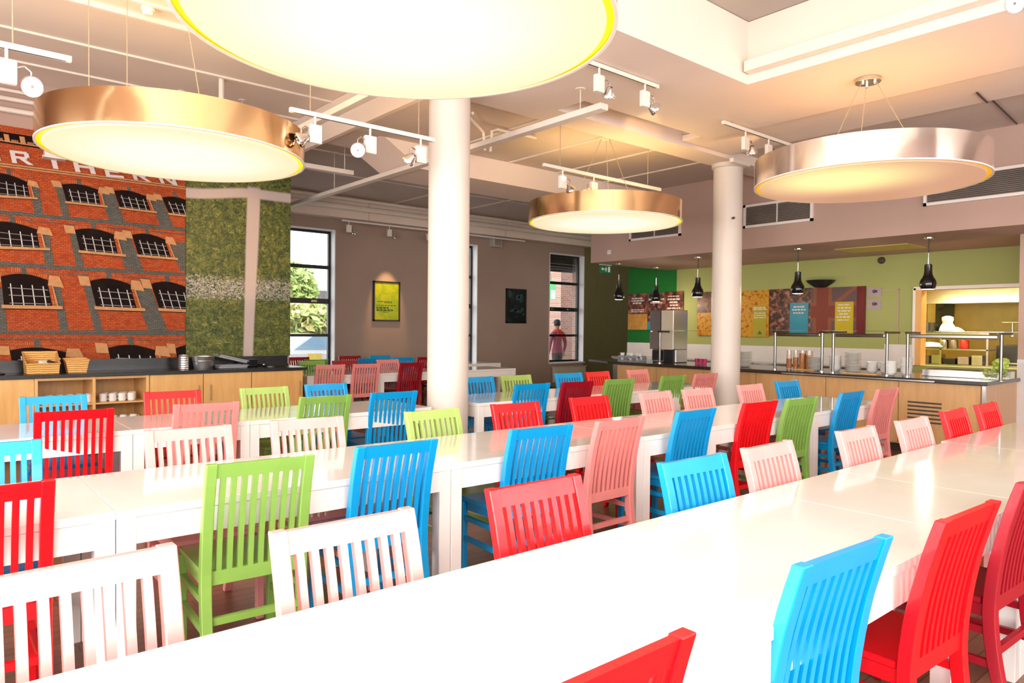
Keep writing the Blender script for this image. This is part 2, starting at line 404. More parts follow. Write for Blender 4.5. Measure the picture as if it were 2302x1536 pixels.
def wall_with_holes(axis, a0, a1, t0, t1, z1, holes, m):
    """wall along axis ('X' or 'Y') from a0 to a1, thickness t0..t1, with openings (h0, h1, zlo, zhi)"""
    b = MB()
    def bx(p0, p1, z0, zz):
        if axis == 'X': b.box(p0, p1, t0, t1, z0, zz, m)
        else: b.box(t0, t1, p0, p1, z0, zz, m)
    p = a0
    for h0, h1, zl, zh in holes:
        if h0 > p: bx(p, h0, 0, z1)
        bx(h0, h1, 0, zl); bx(h0, h1, zh, z1); p = h1
    if p < a1: bx(p, a1, 0, z1)
    return b

WH = [(5.10, 6.34, 0.60, 3.36), (8.65, 9.88, 0.60, 3.36), (12.17, 13.40, 0.60, 3.36)]
S(wall_with_holes('X', 3.95, 13.40, 13.0, 13.3, 4.1, WH, 'wall_taupe'), 'wall_back')
S(MB().box(13.40, 16.0, 13.0, 13.3, 0, 4.1, 'wall_olive'), 'wall_back')
S(MB().box(16.0, 16.2, 2.0, 13.3, 0, 4.1, 'wall_olive'), 'wall_right')
S(MB().box(-2.6, 4.10, 9.85, 10.0, 0, 4.3, 'wall_mauve'), 'wall_partition')
S(MB().box(3.95, 4.10, 10.0, 13.0, 0, 4.1, 'wall_taupe'), 'wall_partition')
S(MB().box(10.30, 16.2, -3.0, 2.62, 0, 2.66, 'wall_mauve'), 'wall_right')
S(MB().box(10.285, 10.30, 2.0, 2.62, 0, 1.13, 'tile_white'), 'trim_1')
NW = [(-2.2, -0.1, 0.5, 3.5), (0.3, 2.4, 0.5, 3.5), (2.8, 4.9, 0.5, 3.5), (5.3, 7.4, 0.5, 3.5)]
LW = [(-2.6, -0.5, 0.5, 3.5), (0.0, 2.1, 0.5, 3.5), (2.6, 4.7, 0.5, 3.5), (5.2, 7.3, 0.5, 3.5)]
S(wall_with_holes('X', -2.8, 10.3, -3.2, -3.0, 4.3, NW, 'wall_mauve'), 'wall_front')
S(wall_with_holes('Y', -3.0, 10.0, -2.8, -2.6, 4.3, LW, 'wall_mauve'), 'wall_left')

# ceilings and downstands
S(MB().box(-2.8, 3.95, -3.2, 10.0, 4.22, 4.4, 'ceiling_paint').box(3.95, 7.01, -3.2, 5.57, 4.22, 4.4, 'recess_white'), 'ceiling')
S(MB().box(5.71, 7.01, -3.0, 4.82, 3.66, 4.215, 'soffit_paint').box(2.0, 5.71, 3.53, 4.82, 3.66, 4.215, 'soffit_paint')
  .box(2.0, 4.95, 4.82, 5.57, 3.66, 4.215, 'soffit_paint').box(4.95, 9.4, 5.20, 5.57, 3.66, 4.215, 'soffit_paint'), 'trim_2')
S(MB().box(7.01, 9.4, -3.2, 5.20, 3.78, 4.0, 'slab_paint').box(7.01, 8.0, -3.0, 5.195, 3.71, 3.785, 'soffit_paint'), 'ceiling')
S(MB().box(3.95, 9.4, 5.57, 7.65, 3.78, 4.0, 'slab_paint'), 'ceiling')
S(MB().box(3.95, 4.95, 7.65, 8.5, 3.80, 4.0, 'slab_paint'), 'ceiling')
S(MB().box(3.90, 3.96, 5.57, 9.85, 3.775, 4.215, 'ceiling_paint'), 'trim_3')
db = MB().box(4.9, 9.4, 7.65, 8.5, 3.47, 4.05, 'soffit_paint')
db.prism([(4.35, 7.65, 3.80), (4.9, 7.65, 3.47), (4.9, 7.65, 4.0), (4.35, 7.65, 4.0)], (0, 0.85, 0), 'soffit_paint')
S(db, 'trim_4')
S(MB().box(3.95, 16.2, 8.5, 13.3, 4.0, 4.2, 'slab_paint').box(9.4, 16.2, 7.0, 8.5, 4.0, 4.2, 'slab_paint'), 'ceiling')
S(MB().box(4.1, 16.0, 12.72, 13.0, 3.59, 4.0, 'soffit_paint'), 'trim_5')
S(MB().box(9.4, 11.65, -3.0, 8.95, 2.66, 4.0, 'wall_mauve'), 'wall_bulkhead')
# raised seams of the slabs
b = MB()
for y in (5.9, 6.72, 8.12, 9.1): b.box(-2.6, 3.95, y-0.02, y+0.02, 4.20, 4.221, 'conduit_white')
S(b, 'trim_6')
b = MB()
for x in (5.3, 6.35, 7.3, 8.3): b.box(x-0.015, x+0.015, 5.57, 7.65, 3.765, 3.781, 'conduit_white')
for x in (6.0, 7.5, 9.0): b.box(x-0.015, x+0.015, 8.5, 12.7, 3.985, 4.001, 'conduit_white')
for y in (9.6, 10.9): b.box(4.1, 14, y-0.015, y+0.015, 3.985, 4.001, 'conduit_white')
S(b, 'trim_7')

# servery back wall: lime and dark green paint, hatch to the kitchen
b = wall_with_holes('Y', 2.62, 8.72, 11.65, 11.8, 2.66, [(2.62, 4.23, 0.95, 2.10)], 'wall_lime')
S(b, 'wall_servery')
S(MB().box(11.65, 11.8, 8.72, 9.98, 0, 4.0, 'wall_green'), 'wall_servery')
S(MB().box(11.635, 11.65, 4.30, 9.98, 0.9, 1.18, 'tile_white').box(11.635, 11.65, 4.30, 4.72, 1.18, 1.26, 'tile_white'), 'trim_8')
S(MB().box(11.62, 11.82, 4.19, 4.28, 0.95, 2.13, 'beech').box(11.61, 11.82, 2.62, 4.30, 2.09, 2.14, 'frame_white').box(11.61, 11.63, 4.27, 4.31, 0.95, 2.12, 'frame_white'), 'trim_9')
S(MB().box(11.636, 11.65, 4.52, 4.535, 1.25, 2.12, 'wall_mauve').box(11.636, 11.65, 4.52, 4.98, 2.11, 2.125, 'wall_mauve').box(11.642, 11.65, 4.535, 4.98, 1.25, 2.11, 'wall_lime'), 'door_1')
# kitchen behind the hatch
S(MB().box(14.6, 14.75, 2.2, 8.72, 0, 2.9, 'kitchen_yellow').box(11.8, 14.75, 2.0, 2.2, 0, 2.9, 'kitchen_yellow').box(11.8, 14.75, 8.6, 8.72, 0, 2.9, 'kitchen_yellow')
  .box(13.2, 14.6, 5.15, 5.25, 0, 2.9, 'kitchen_yellow'), 'wall_kitchen')
S(MB().box(11.8, 14.75, 2.0, 8.72, 2.9, 3.0, 'kitchen_yellow'), 'ceiling_kitchen')

# ------------------------------------------------------------------ windows
def window(n, x0, x1, mat_frame='black_frame', y=13.20, zl=0.60, zh=3.36, bars=(1.285, 1.96, 2.635), fw=0.055):
    f = MB()
    for p in ((x0, x0+fw), (x1-fw, x1)): f.box(p[0], p[1], y-0.03, y+0.03, zl, zh, mat_frame)
    for p in ((zl, zl+fw), (zh-fw, zh)): f.box(x0, x1, y-0.028, y+0.028, p[0], p[1], mat_frame)
    for i, z in enumerate(bars):
        h = (0.028, 0.05, 0.035)[i % 3]
        f.box(x0, x1, y-0.027, y+0.027, z-h, z+h, mat_frame)
    o = S(f, 'window_%d' % n)
    MB().box(x0+fw, x1-fw, y-0.004, y+0.004, zl+fw, zh-fw, 'window_glass').build('pane', o)
    MB().box(x0, x1, 12.93, y-0.03, zl-0.03, zl+0.005, 'reveal_white').build('sill', o)
    r = MB().box(x1-0.006, x1+0.01, 12.99, y-0.03, zl, zh, 'reveal_white').box(x0-0.01, x0+0.006, 12.99, y-0.03, zl, zh, 'reveal_white').box(x0, x1, 12.99, y-0.03, zh-0.006, zh+0.01, 'reveal_white')
    r.build('reveal', o)
    h = MB().box(x0+0.25, x0+0.33, y-0.05, y-0.03, bars[1]-0.015, bars[1]+0.02, 'chrome').box(x1-0.42, x1-0.30, y-0.05, y-0.03, bars[1]-0.02, bars[1]+0.02, 'chrome')
    h.build('window_catch', o)
for i, (x0, x1, zl, zh) in enumerate(WH): window(i+1, x0, x1)
def side_window(n, axis, a0, a1, t, zl, zh):
    f = MB()
    def bx(p0, p1, z0, z1):
        if axis == 'X': f.box(p0, p1, t-0.03, t+0.03, z0, z1, 'black_frame')
        else: f.box(t-0.03, t+0.03, p0, p1, z0, z1, 'black_frame')
    for p in (a0, a1-0.05, (a0+a1)/2-0.025): bx(p, p+0.05, zl, zh)
    for z in (zl, zh-0.05, zl+1.0, zl+2.0): bx(a0, a1, z, z+0.05)
    S(f, 'window_%d' % n)
k = 4
for h in NW: side_window(k, 'X', h[0], h[1], -3.1, h[2], h[3]); k += 1
for h in LW: side_window(k, 'Y', h[0], h[1], -2.7, h[2], h[3]); k += 1

# ------------------------------------------------------------------ conduits, trays and pipes under the ceiling
def pipe(pts, r, name, label, cat, m='conduit_white', group=None): return tag(MB().tube(pts, r, m).build(name), label, cat, group)
def tray(x0, x1, y0, y1, z0, z1, label, hang=(), name='cable_tray'):
    b = MB().box(x0, x1, y0, y1, z0, z1, 'conduit_white')
    for x, y, z in hang: b.cyl((x, y, z1-0.005), (x, y, z-0.006), 0.006, 'conduit_white', 6).lathe([(0.05, z-0.012), (0.05, z-0.003)], 'conduit_white', (x, y, 0), 12)
    return tag(b.build(name, bevel=0.004), label, 'cable tray', 'white trays under the ceiling')
tray(4.62, 4.72, 4.30, 12.70, 3.40, 3.455, 'long white cable tray running from the front soffit to the window wall', [(4.67, 4.6, 3.662), (4.67, 6.6, 3.782), (4.67, 9.6, 4.002), (4.67, 11.6, 4.002)])
tray(3.02, 3.10, 4.6, 9.2, 3.47, 3.53, 'white cable tray left of the central column, behind the warm-tinted drum lamp', [(3.06, 5.3, 3.662), (3.06, 8.8, 4.222)])
tray(2.2, 4.62, 8.9, 8.98, 3.55, 3.61, 'white cable tray crossing behind the left drum lamp', [(2.4, 8.94, 4.222), (4.5, 8.94, 4.002)])
tag(MB().box(5.60, 5.70, 1.2, 3.50, 3.74, 3.83, 'conduit_white').build('light_trough'), 'long white light trough along the edge of the ceiling recess', 'trough')
tag(MB().box(-2.5, 3.85, 6.99, 7.03, 4.175, 4.219, 'conduit_white').build('cable_tray'), 'white trunking fixed flat to the upper left ceiling', 'cable tray', 'white trays under the ceiling')
pipe([(4.1, 12.62, 3.78), (14.5, 12.62, 3.78)], 0.055, 'pipe', 'thick white pipe running high along the window wall', 'pipe', group='pipes along the window wall')
pipe([(4.1, 12.55, 3.93), (14.5, 12.55, 3.93)], 0.035, 'pipe', 'thin upper white pipe along the window wall', 'pipe', group='pipes along the window wall')
pipe([(4.3, 5.75, 3.62), (4.3, 5.9, 3.66), (4.78, 6.3, 3.70), (4.9, 6.35, 3.66), (4.92, 6.35, 3.46)], 0.016, 'conduit', 'white conduit bending down to the tray right of the central column', 'pipe')
pipe([(5.7, 6.35, 3.745), (5.1, 6.35, 3.735), (5.02, 6.35, 3.70), (5.0, 6.35, 3.46)], 0.016, 'conduit', 'second bent white conduit dropping beside its twin right of the column', 'pipe')
for i, (y, z, r) in enumerate(((9.78, 3.86, 0.03), (9.76, 3.98, 0.025), (9.78, 4.08, 0.02))):
    pipe([(-2.5, y, z), (3.8, y, z)], r, 'pipe', ['lowest', 'middle', 'topmost'][i]+' of the white pipes above the brick mural', 'pipe', group='pipes above the brick mural')
pipe([(2.62, 8.2, 4.217), (2.62, 8.2, 3.55)], 0.03, 'drop_pipe', 'white vertical drop pipe behind the left drum lamp', 'pipe')
pipe([(2.50, 8.4, 4.05), (2.50, 8.4, 3.55)], 0.03, 'drop_pipe', 'thinner white drop pipe just left of the thick one behind the left lamp', 'pipe')
pipe([(7.6, 2.30, 3.70), (8.0, 2.33, 3.70), (8.02, 2.33, 3.768), (9.3, 2.42, 3.762)], 0.008, 'conduit', 'dark thin cable run across the slab behind the silver drum lamp', 'cable', 'cable_dark')
t = thing('smoke_detector', 'round cream smoke detector on the upper left ceiling', 'smoke detector', (1.55, 6.79, 4.22))
MB().lathe([(0.055, 0), (0.06, -0.03), (0.05, -0.035)][::-1], 'frame_white').build('base', t); MB().lathe([(0.035, -0.075), (0.045, -0.06), (0.045, -0.035)], 'frame_white').build('sensor', t)
t = thing('smoke_detector', 'round smoke detector on the slab behind the silver drum lamp', 'smoke detector', (8.45, 3.85, 3.78))
MB().lathe([(0.05, -0.035), (0.06, -0.03), (0.055, 0)], 'frame_white').build('base', t); MB().lathe([(0.035, -0.075), (0.045, -0.06), (0.045, -0.035)], 'frame_white').build('sensor', t)
tag(MB().box(0.25, 0.48, 9.70, 9.83, 3.98, 4.12, 'frame_white').build('junction_box', bevel=0.01), 'cream square junction box among the pipes above the mural', 'box')
t = thing('wall_unit', 'white box unit on the brick mural under the left drum lamp', 'box', (1.225, 9.76, 3.385))
MB().box(-0.095, 0.095, -0.08, 0.06, 0.0, 0.13, 'frame_white').build('body', t, bevel=0.008); MB().box(-0.11, 0.12, -0.09, 0.06, -0.015, 0.0, 'frame_white').build('shelf', t); MB().box(-0.02, 0.03, -0.084, -0.08, 0.045, 0.06, 'cable_dark').build('socket', t)
t = thing('wall_speaker', 'white speaker high on the taupe wall right of the central column', 'speaker', (10.35, 12.92, 3.35))
MB().box(-0.13, 0.13, -0.10, 0.08, 0, 0.27, 'speaker_grey').build('cabinet', t, bevel=0.012); MB().box(-0.10, 0.10, -0.106, -0.10, 0.03, 0.24, 'grille_grey').build('grille', t)

# columns
for x, lab in ((3.765, 'white round column nearest the camera, between the two halves of the third table row'), (8.285, 'white round column in front of the servery counter')):
    t = thing('column', lab, 'column', (x, 5.39, 0), group='round columns')
    MB().lathe([(0.19, 0.0), (0.19, 3.66)], 'column_white', n=40).build('shaft', t)
    MB().lathe([(0.205, 0.0), (0.205, 0.08), (0.192, 0.09)], 'column_white', n=40).build('collar', t)
    if x > 5:
        st = []
        for zz in (0.86, 0.872, 0.885): st.append([(0.1908*math.cos(math.radians(q)), 0.1908*math.sin(math.radians(q)), zz-(q-150)*0.0003) for q in range(148, 181, 4)])
        rm = MB()
        for i in range(2):
            for j in range(8): rm.add([st[i][j], st[i][j+1], st[i+1][j+1], st[i+1][j]], [(0, 1, 2, 3)], 'rust_mark')
        rm.build('rust_mark', t)
        MB().lathe([(0.192, 3.60), (0.215, 3.61), (0.215, 3.66)], 'column_white', n=40).build('head_ring', t)
        MB().cyl((-0.12, -0.155, 2.92), (-0.14, -0.19, 2.92), 0.014, 'plug_dark').build('plug', t)
tray(7.95, 8.35, 5.10, 5.16, 3.60, 3.655, 'short white bracket on the beam beside the right column')

# ------------------------------------------------------------------ tables
def table(x0, x1, y0, y1, label, z=0.75):
    w, d = (x1-x0)/2-0.0006, (y1-y0)/2
    t = thing('dining_table', label, 'table', ((x0+x1)/2, (y0+y1)/2, 0), group='white dining tables')
    MB().box(-w, w, -d, d, z-0.032, z, 'table_white').build('tabletop', t, bevel=0.0015)
    MB().box(-w+0.06, w-0.06, -d+0.006, -d+0.024, z-0.135, z-0.034, 'table_white').box(-w+0.06, w-0.06, d-0.024, d-0.006, z-0.135, z-0.034, 'table_white') \
        .box(-w+0.006, -w+0.024, -d+0.06, d-0.06, z-0.135, z-0.034, 'table_white').box(w-0.024, w-0.006, -d+0.06, d-0.06, z-0.135, z-0.034, 'table_white').build('apron', t)
    for sx in (-1, 1):
        for sy in (-1, 1):
            x, y = sx*(w-0.035), sy*(d-0.035)
            MB().box(x-0.034, x+0.034, y-0.034, y+0.034, 0, z-0.033, 'table_white').build('leg', t, bevel=0.002)
    return t
def row(name, xs, y0, y1, extra=None):
    n = len(xs)-1
    for i in range(n):
        dy = 0.03 if (extra == i) else 0
        sq = 'square' if xs[i+1]-xs[i] < 1.0 else 'oblong'
        table(xs[i], xs[i+1], y0+dy, y1+dy, 'white %s table, %s from the left in the %s table row' % (sq, ORD[i], name))
row('nearest', [-0.275, 1.26, 2.797, 3.535, 5.04, 6.6], 0.865, 1.655, 4)
row('second', [-0.97, 0.567, 2.10, 3.64, 4.39, 5.93, 7.47], 2.968, 3.775)
row('third', [-0.43, 1.10, 1.88, 3.48], 5.225, 6.02)
for i, (a, b_) in enumerate(((4.0, 5.50), (5.50, 7.02), (7.02, 7.78))):
    table(a, b_, 5.225, 6.02, 'white %s table, %s in the third row right of the central column' % ('square' if b_-a < 1 else 'oblong', ORD[i]))
for i, (a, b_) in enumerate(((4.22, 5.39), (5.39, 6.93), (6.93, 8.10))): table(a, b_, 9.50, 10.30, 'white table, %s from the left in the fourth row beyond the mural wall' % ORD[i])
for i, (a, b_) in enumerate(((4.60, 6.10), (6.10, 7.60), (7.60, 9.10))): table(a, b_, 11.15, 11.95, 'white table, %s from the left in the rearmost row by the windows' % ORD[i])

# ------------------------------------------------------------------ chairs
def _pz():
    z = [0.911*i/16 for i in range(17)]
    out = []
    for q in z:
        y = -0.193 - (0.36*(0.42-q)**1.8 if q < 0.42 else 0.315*(q-0.42)**1.70)
        out.append((q, y, 0.034+0.010*math.sin(PI*min(1, q/0.75))**0.7 if q < 0.75 else 0.034+0.004*(0.911-q)/0.161))
    return out
PZ = _pz()
def yb(z):
    for (z0, y0, _), (z1, y1, _) in zip(PZ, PZ[1:]):
        if z <= z1: return y0+(y1-y0)*(z-z0)/(z1-z0)
    return PZ[-1][1]
def strip(mb, x0, x1, z0, z1, th, m, n=6, dy=0.0):
    rings = []
    for i in range(n+1):
        z = z0+(z1-z0)*i/n; y = yb(z)+dy
        rings.append([(x0, y-th/2, z), (x1, y-th/2, z), (x1, y+th/2, z), (x0, y+th/2, z)])
    return mb.sweep(rings, m)
def chair(paint):
    m = 'paint_'+paint
    t = thing('slat_back_chair', 'x', 'chair', (0, 0, 0), group='painted slat-back chairs')
    s = MB().box(-0.205, 0.205, -0.165, 0.225, 0.432, 0.456, m).box(-0.176, 0.176, -0.20, -0.165, 0.432, 0.456, m)
    s.build('seat', t, bevel=0.004)
    MB().box(-0.17, 0.17, 0.185, 0.203, 0.385, 0.432, m).box(-0.196, -0.178, -0.17, 0.17, 0.385, 0.432, m).box(0.178, 0.196, -0.17, 0.17, 0.385, 0.432, m).build('apron', t)
    for sx in (-1, 1):
        x = sx*0.196
        rings = [[(x-0.021, y-d/2, z), (x+0.021, y-d/2, z), (x+0.021, y+d/2, z), (x-0.021, y+d/2, z)] for z, y, d in PZ]
        MB().sweep(rings, m).build('rear_leg', t, bevel=0.003)
        MB().box(x-0.017, x+0.017, 0.185, 0.221, 0, 0.432, m).build('front_leg', t, bevel=0.003)
    bk = MB()
    strip(bk, -0.176, 0.176, 0.850, 0.908, 0.022, m, 3); strip(bk, -0.178, 0.178, 0.405, 0.462, 0.022, m, 1)
    wslat = 0.356/17
    for k in range(8):
        x = -0.178+wslat*(1.0+2*k); strip(bk, x, x+wslat, 0.455, 0.856, 0.021, m, 9)
    bk.build('backrest', t)
    for z in (0.335, 0.215):
        for sx in (-1, 1):
            MB().box(sx*0.196-0.010, sx*0.196+0.010, yb(z)+0.01, 0.19, z-0.014, z+0.014, m).build('stretcher', t)
    MB().box(-0.18, 0.18, yb(0.26)-0.010, yb(0.26)+0.010, 0.245, 0.275, m).build('stretcher', t)
    return t
YT = yb(0.911)    # local y of the top of the back
PROTO = {}
def place(paint, x, ytop, ang, side, label):
    # side: +1 sits on the near side facing the far wall, -1 sits on the far side facing the camera
    rz = math.radians(ang) + (0 if side > 0 else PI)
    ox, oy = x + YT*math.sin(rz), ytop - YT*math.cos(rz)
    if 'c' not in PROTO:
        PROTO['c'] = chair('red'); PROTO['p'] = paint
        c = PROTO['c']; c.location = (ox, oy, 0); c.rotation_euler = (0, 0, rz); c['label'] = label
        PROTO['first'] = True
        return c
    return copy_tree(PROTO['c'], (ox, oy, 0), rz, label, None if paint == 'red' else {'paint_red': 'paint_'+paint})
COLOUR = dict(red='red', crimson='shaded red', blue='blue', green='green', lime='lime green', pink='pale pink', rose='salmon pink')
def seat_row(rowname, side, items):
    for i, (p, x, y, a) in enumerate(items):
        sd = 'near' if side > 0 else 'far'
        place(p, x, y, a, side, '%s chair, %s from left, %s side of the %s' % (COLOUR[p], ORD[i], sd, rowname))
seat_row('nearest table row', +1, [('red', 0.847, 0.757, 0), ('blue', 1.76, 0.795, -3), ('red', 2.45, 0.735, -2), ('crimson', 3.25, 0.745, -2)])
seat_row('nearest table row', -1, [('pink', 0.27, 1.86, 2), ('pink', 0.92, 1.81, 0), ('red', 1.67, 1.85, 0), ('blue', 2.51, 1.785, -2), ('pink', 3.10, 1.785, 1),
                                   ('pink', 4.01, 1.775, 0), ('pink', 4.75, 1.76, -1), ('red', 5.55, 1.79, 0), ('red', 6.24, 1.79, 0)])
seat_row('second table row', +1, [('red', 0.15, 2.90, 0), ('green', 1.07, 2.835, -3), ('blue', 1.72, 2.86, 0), ('blue', 2.63, 2.855, -4), ('rose', 3.26, 2.835, 1), ('blue', 4.05, 2.85, 1),
                                  ('red', 4.91, 2.88, -2), ('green', 5.49, 2.85, -4), ('blue', 6.42, 2.87, 0), ('rose', 7.11, 2.84, -2)])
seat_row('second table row', -1, [('blue', 0.23, 3.97, -3), ('pink', 1.10, 3.96, 0), ('pink', 1.76, 3.96, -5), ('lime', 2.60, 3.90, 3), ('red', 3.32, 3.90, -2), ('red', 4.12, 3.93, 1),
                                  ('pink', 4.93, 3.91, 2), ('pink', 5.51, 3.885, -1), ('pink', 6.42, 3.90, 0), ('blue', 7.22, 3.94, -2)])
seat_row('third row left of the column', +1, [('red', 0.76, 5.17, -3), ('rose', 1.55, 5.14, -3), ('green', 2.45, 5.16, 1), ('blue', 3.07, 5.17, -2)])
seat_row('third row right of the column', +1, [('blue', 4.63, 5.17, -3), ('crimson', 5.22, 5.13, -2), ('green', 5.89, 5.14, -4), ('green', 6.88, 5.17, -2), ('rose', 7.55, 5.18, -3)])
seat_row('third row left of the column', -1, [('blue', 0.79, 6.33, 0), ('red', 1.61, 6.25, -3), ('lime', 2.36, 6.22, 2), ('blue', 2.97, 6.27, 4)])
seat_row('third row right of the column', -1, [('blue', 4.76, 6.25, -3), ('lime', 5.32, 6.25, -4), ('blue', 6.13, 6.20, -3), ('red', 6.66, 6.21, 2), ('rose', 7.47, 6.23, 2)])
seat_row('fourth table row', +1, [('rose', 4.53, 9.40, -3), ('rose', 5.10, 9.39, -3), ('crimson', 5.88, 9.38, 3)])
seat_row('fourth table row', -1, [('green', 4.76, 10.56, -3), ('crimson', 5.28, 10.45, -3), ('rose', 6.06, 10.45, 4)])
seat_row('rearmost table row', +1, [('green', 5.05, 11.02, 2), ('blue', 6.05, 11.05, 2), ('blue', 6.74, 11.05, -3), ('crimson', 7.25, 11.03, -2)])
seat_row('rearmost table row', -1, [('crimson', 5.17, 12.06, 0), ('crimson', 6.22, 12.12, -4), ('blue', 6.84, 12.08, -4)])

# ------------------------------------------------------------------ drum pendant lamps
def drum(x, y, label, zc, opal='opal_lit', rim='rim_yellow', canopy=False, skin='drum_warm_reflect', wires=None):
    R, zb, h = 0.928, 2.745, 0.23
    t = thing('drum_lamp', label, 'pendant lamp', (x, y, zb), group='large drum lamps')
    MB().lathe([(R-0.010, 0.0), (R, 0.0), (R, h), (R-0.010, h), (R-0.010, 0.0)], skin, n=96, cap=False).build('drum', t, ang=50)
    MB().lathe([(R-0.012, -0.004), (R+0.003, -0.004), (R+0.003, 0.006), (R-0.012, 0.006), (R-0.012, -0.004)], 'frame_white', n=96, cap=False).build('bottom_edge', t)
    MB().lathe([(R-0.055, 0.012), (R-0.011, 0.012), (R-0.011, 0.055), (R-0.055, 0.055)], rim, n=96, cap=True).build('rim_lip', t)
    MB().lathe([(R-0.052, -0.010), (R-0.045, -0.002), (R-0.05, 0.008)], opal, n=96).build('diffuser', t)
    wl = zc-zb
    if wires is None: wires = [((0.42*math.cos(q), 0.42*math.sin(q)), (0.05*math.cos(q), 0.05*math.sin(q))) for q in (0.6, 2.7, 4.8)]
    for p, q in wires: MB().cyl((p[0], p[1], h-0.06), (q[0], q[1], wl-0.004), 0.0035, 'wire_tan', 6).lathe([(0.05, wl-0.010), (0.05, wl-0.002)], 'frame_white', (q[0], q[1], 0), 10).build('suspension_wire', t)
    MB().box(-R+0.02, R-0.02, -0.02, 0.02, h-0.09, h-0.06, 'steel').box(-0.02, 0.02, -R+0.02, R-0.02, h-0.09, h-0.06, 'steel').build('cross_bar', t)
    if canopy:
        c = MB().lathe([(0.10, wl-0.035), (0.105, wl-0.03), (0.105, wl-0.002)], 'steel', n=28).build('canopy', t)
        for k in range(3):
            q = 0.6+k*2.1; MB().lathe([(0.012, wl-0.06), (0.014, wl-0.035)], 'chrome', (0.055*math.cos(q), 0.055*math.sin(q), 0), n=10).build('gland', c)
    return t
drum(1.612, 2.678, 'largest drum lamp, cut by the top edge of the photo', 4.22)
drum(1.545, 5.827, 'warm-tinted drum lamp at left in front of the brick mural', 4.22, wires=[((-0.54, 0.37), (-0.54, 0.37)), ((-0.26, 0.47), (-0.26, 0.47)), ((0.33, 0.37), (0.06, 0.2))])
drum(6.362, 2.759, 'silver drum lamp at right, half of its panel unlit', 3.66, 'opal_half', 'rim_orange', True, 'drum_metal')
drum(6.421, 5.89, 'smallest warm-tinted drum lamp, between the two columns', 3.78)

# ------------------------------------------------------------------ track spotlights
def track(x0, x1, y, z, label, zt, hang=True):
    t = thing('light_track', label, 'light track', ((x0+x1)/2, y, z), group='white spotlight tracks')
    w = (x1-x0)/2
    MB().box(-w, w, -0.017, 0.017, 0, 0.034, 'track_white').build('rail', t, bevel=0.002)
    MB().box(-w+0.03, w-0.03, -0.006, 0.006, -0.001, 0.001, 'cable_dark').build('slot', t)
    if zt-z > 0.06:
        for s in (-0.75, 0.75): MB().cyl((w*s, 0, 0.03), (w*s, 0, zt-z), 0.004, 'wire_tan', 6).build('hanger', t)
    return t
def spot(x, y, z, aim, lit, label):
    """z: underside of the track"""
    t = thing('spotlight', label, 'spotlight', (x, y, z), group='track spotlights')
    MB().cyl((0, 0, 0), (0, 0, -0.06), 0.009, 'track_white', 10).build('stem', t)
    MB().box(-0.05, 0.05, -0.02, 0.02, -0.20, -0.06, 'track_white').build('driver_box', t, bevel=0.004)
    a = Vector(aim).normalized()
    side = 0.115 if a.x >= 0 else -0.115
    c = Vector((side, -0.01, -0.19))
    MB().tube([(side*0.35, 0, -0.10), (side*0.75, -0.01, -0.085), (side, -0.01, -0.11), c], 0.006, 'chrome', 8).build('arm', t)
    rot = a.to_track_quat('Z', 'Y').to_matrix().to_4x4(); rot.translation = c
    hd = MB().lathe([(0.020, -0.055), (0.030, -0.045), (0.052, 0.0), (0.060, 0.012), (0.060, 0.026), (0.054, 0.026), (0.050, 0.014)], 'chrome', n=28, cap=False)
    o = hd.build('lamp_head', t); o.matrix_local = rot
    g = MB().lathe([(0.049, 0.012), (0.030, 0.016), (0.006, 0.020)], 'spot_glow' if lit else 'chrome', n=24).build('reflector', o)
    MB().lathe([(0.010, 0.016), (0.010, 0.03)], 'steel', n=12).build('bulb_cap', o)
    return t
track(4.18, 5.11, 4.06, 3.62, 'short white track on the soffit right of the largest lamp', 3.66)
spot(4.34, 4.06, 3.62, (0.3, 0.5, -0.8), False, 'unlit spotlight on the soffit track, nearest the largest lamp')
spot(4.93, 4.06, 3.62, (0.75, -0.35, -0.45), True, 'lit spotlight on the soffit track right of the largest lamp')
track(6.42, 7.82, 4.25, 3.60, 'white track between the right column and the silver lamp', 3.66)
spot(6.85, 4.25, 3.60, (0.5, 0.3, -0.8), False, 'unlit spotlight above the right column on the track by the silver lamp')
spot(7.32, 4.25, 3.60, (0.6, 0.2, -0.8), False, 'spotlight half hidden behind the silver drum lamp')
track(5.16, 7.16, 5.63, 3.20, 'long white track hanging behind the smallest drum lamp', 3.78)
spot(5.45, 5.63, 3.20, (0.5, -0.1, -0.85), False, 'left spotlight on the track behind the smallest lamp')
spot(5.95, 5.63, 3.20, (-0.5, -0.1, -0.7), False, 'right spotlight on the track behind the smallest lamp')
track(2.13, 3.42, 5.12, 3.05, 'white track between the warm-tinted left lamp and the central column', 4.22)
spot(2.33, 5.12, 3.05, (-0.8, 0.3, -0.5), False, 'unlit spotlight at the rim of the warm-tinted left lamp')
spot(2.80, 5.12, 3.05, (-0.35, -0.75, -0.35), True, 'lit spotlight between the warm-tinted left lamp and the column')
spot(3.28, 5.12, 3.05, (-0.3, 0.6, -0.6), False, 'unlit spotlight close beside the central column')
track(-1.6, 0.72, 5.0, 3.03, 'white track at the upper left above the mural', 4.22)
spot(0.40, 5.0, 3.03, (0.15, -0.8, -0.30), True, 'lit spotlight at the far upper left')
track(4.5, 5.5, 1.36, 3.66, 'short track hung in the ceiling recess at the top right corner', 4.22)
spot(5.26, 1.36, 3.66, (-0.8, 0.2, -0.4), True, 'lit spotlight cut by the top right corner')
track(6.3, 11.0, 12.62, 3.50, 'long track along the taupe window wall', 4.0)
for i, x in enumerate((6.45, 7.35, 8.30)):
    spot(x, 12.62, 3.50, (0.3, -0.3, -0.8), False, 'unlit spotlight on the window wall track, %s from the left' % ORD[i])

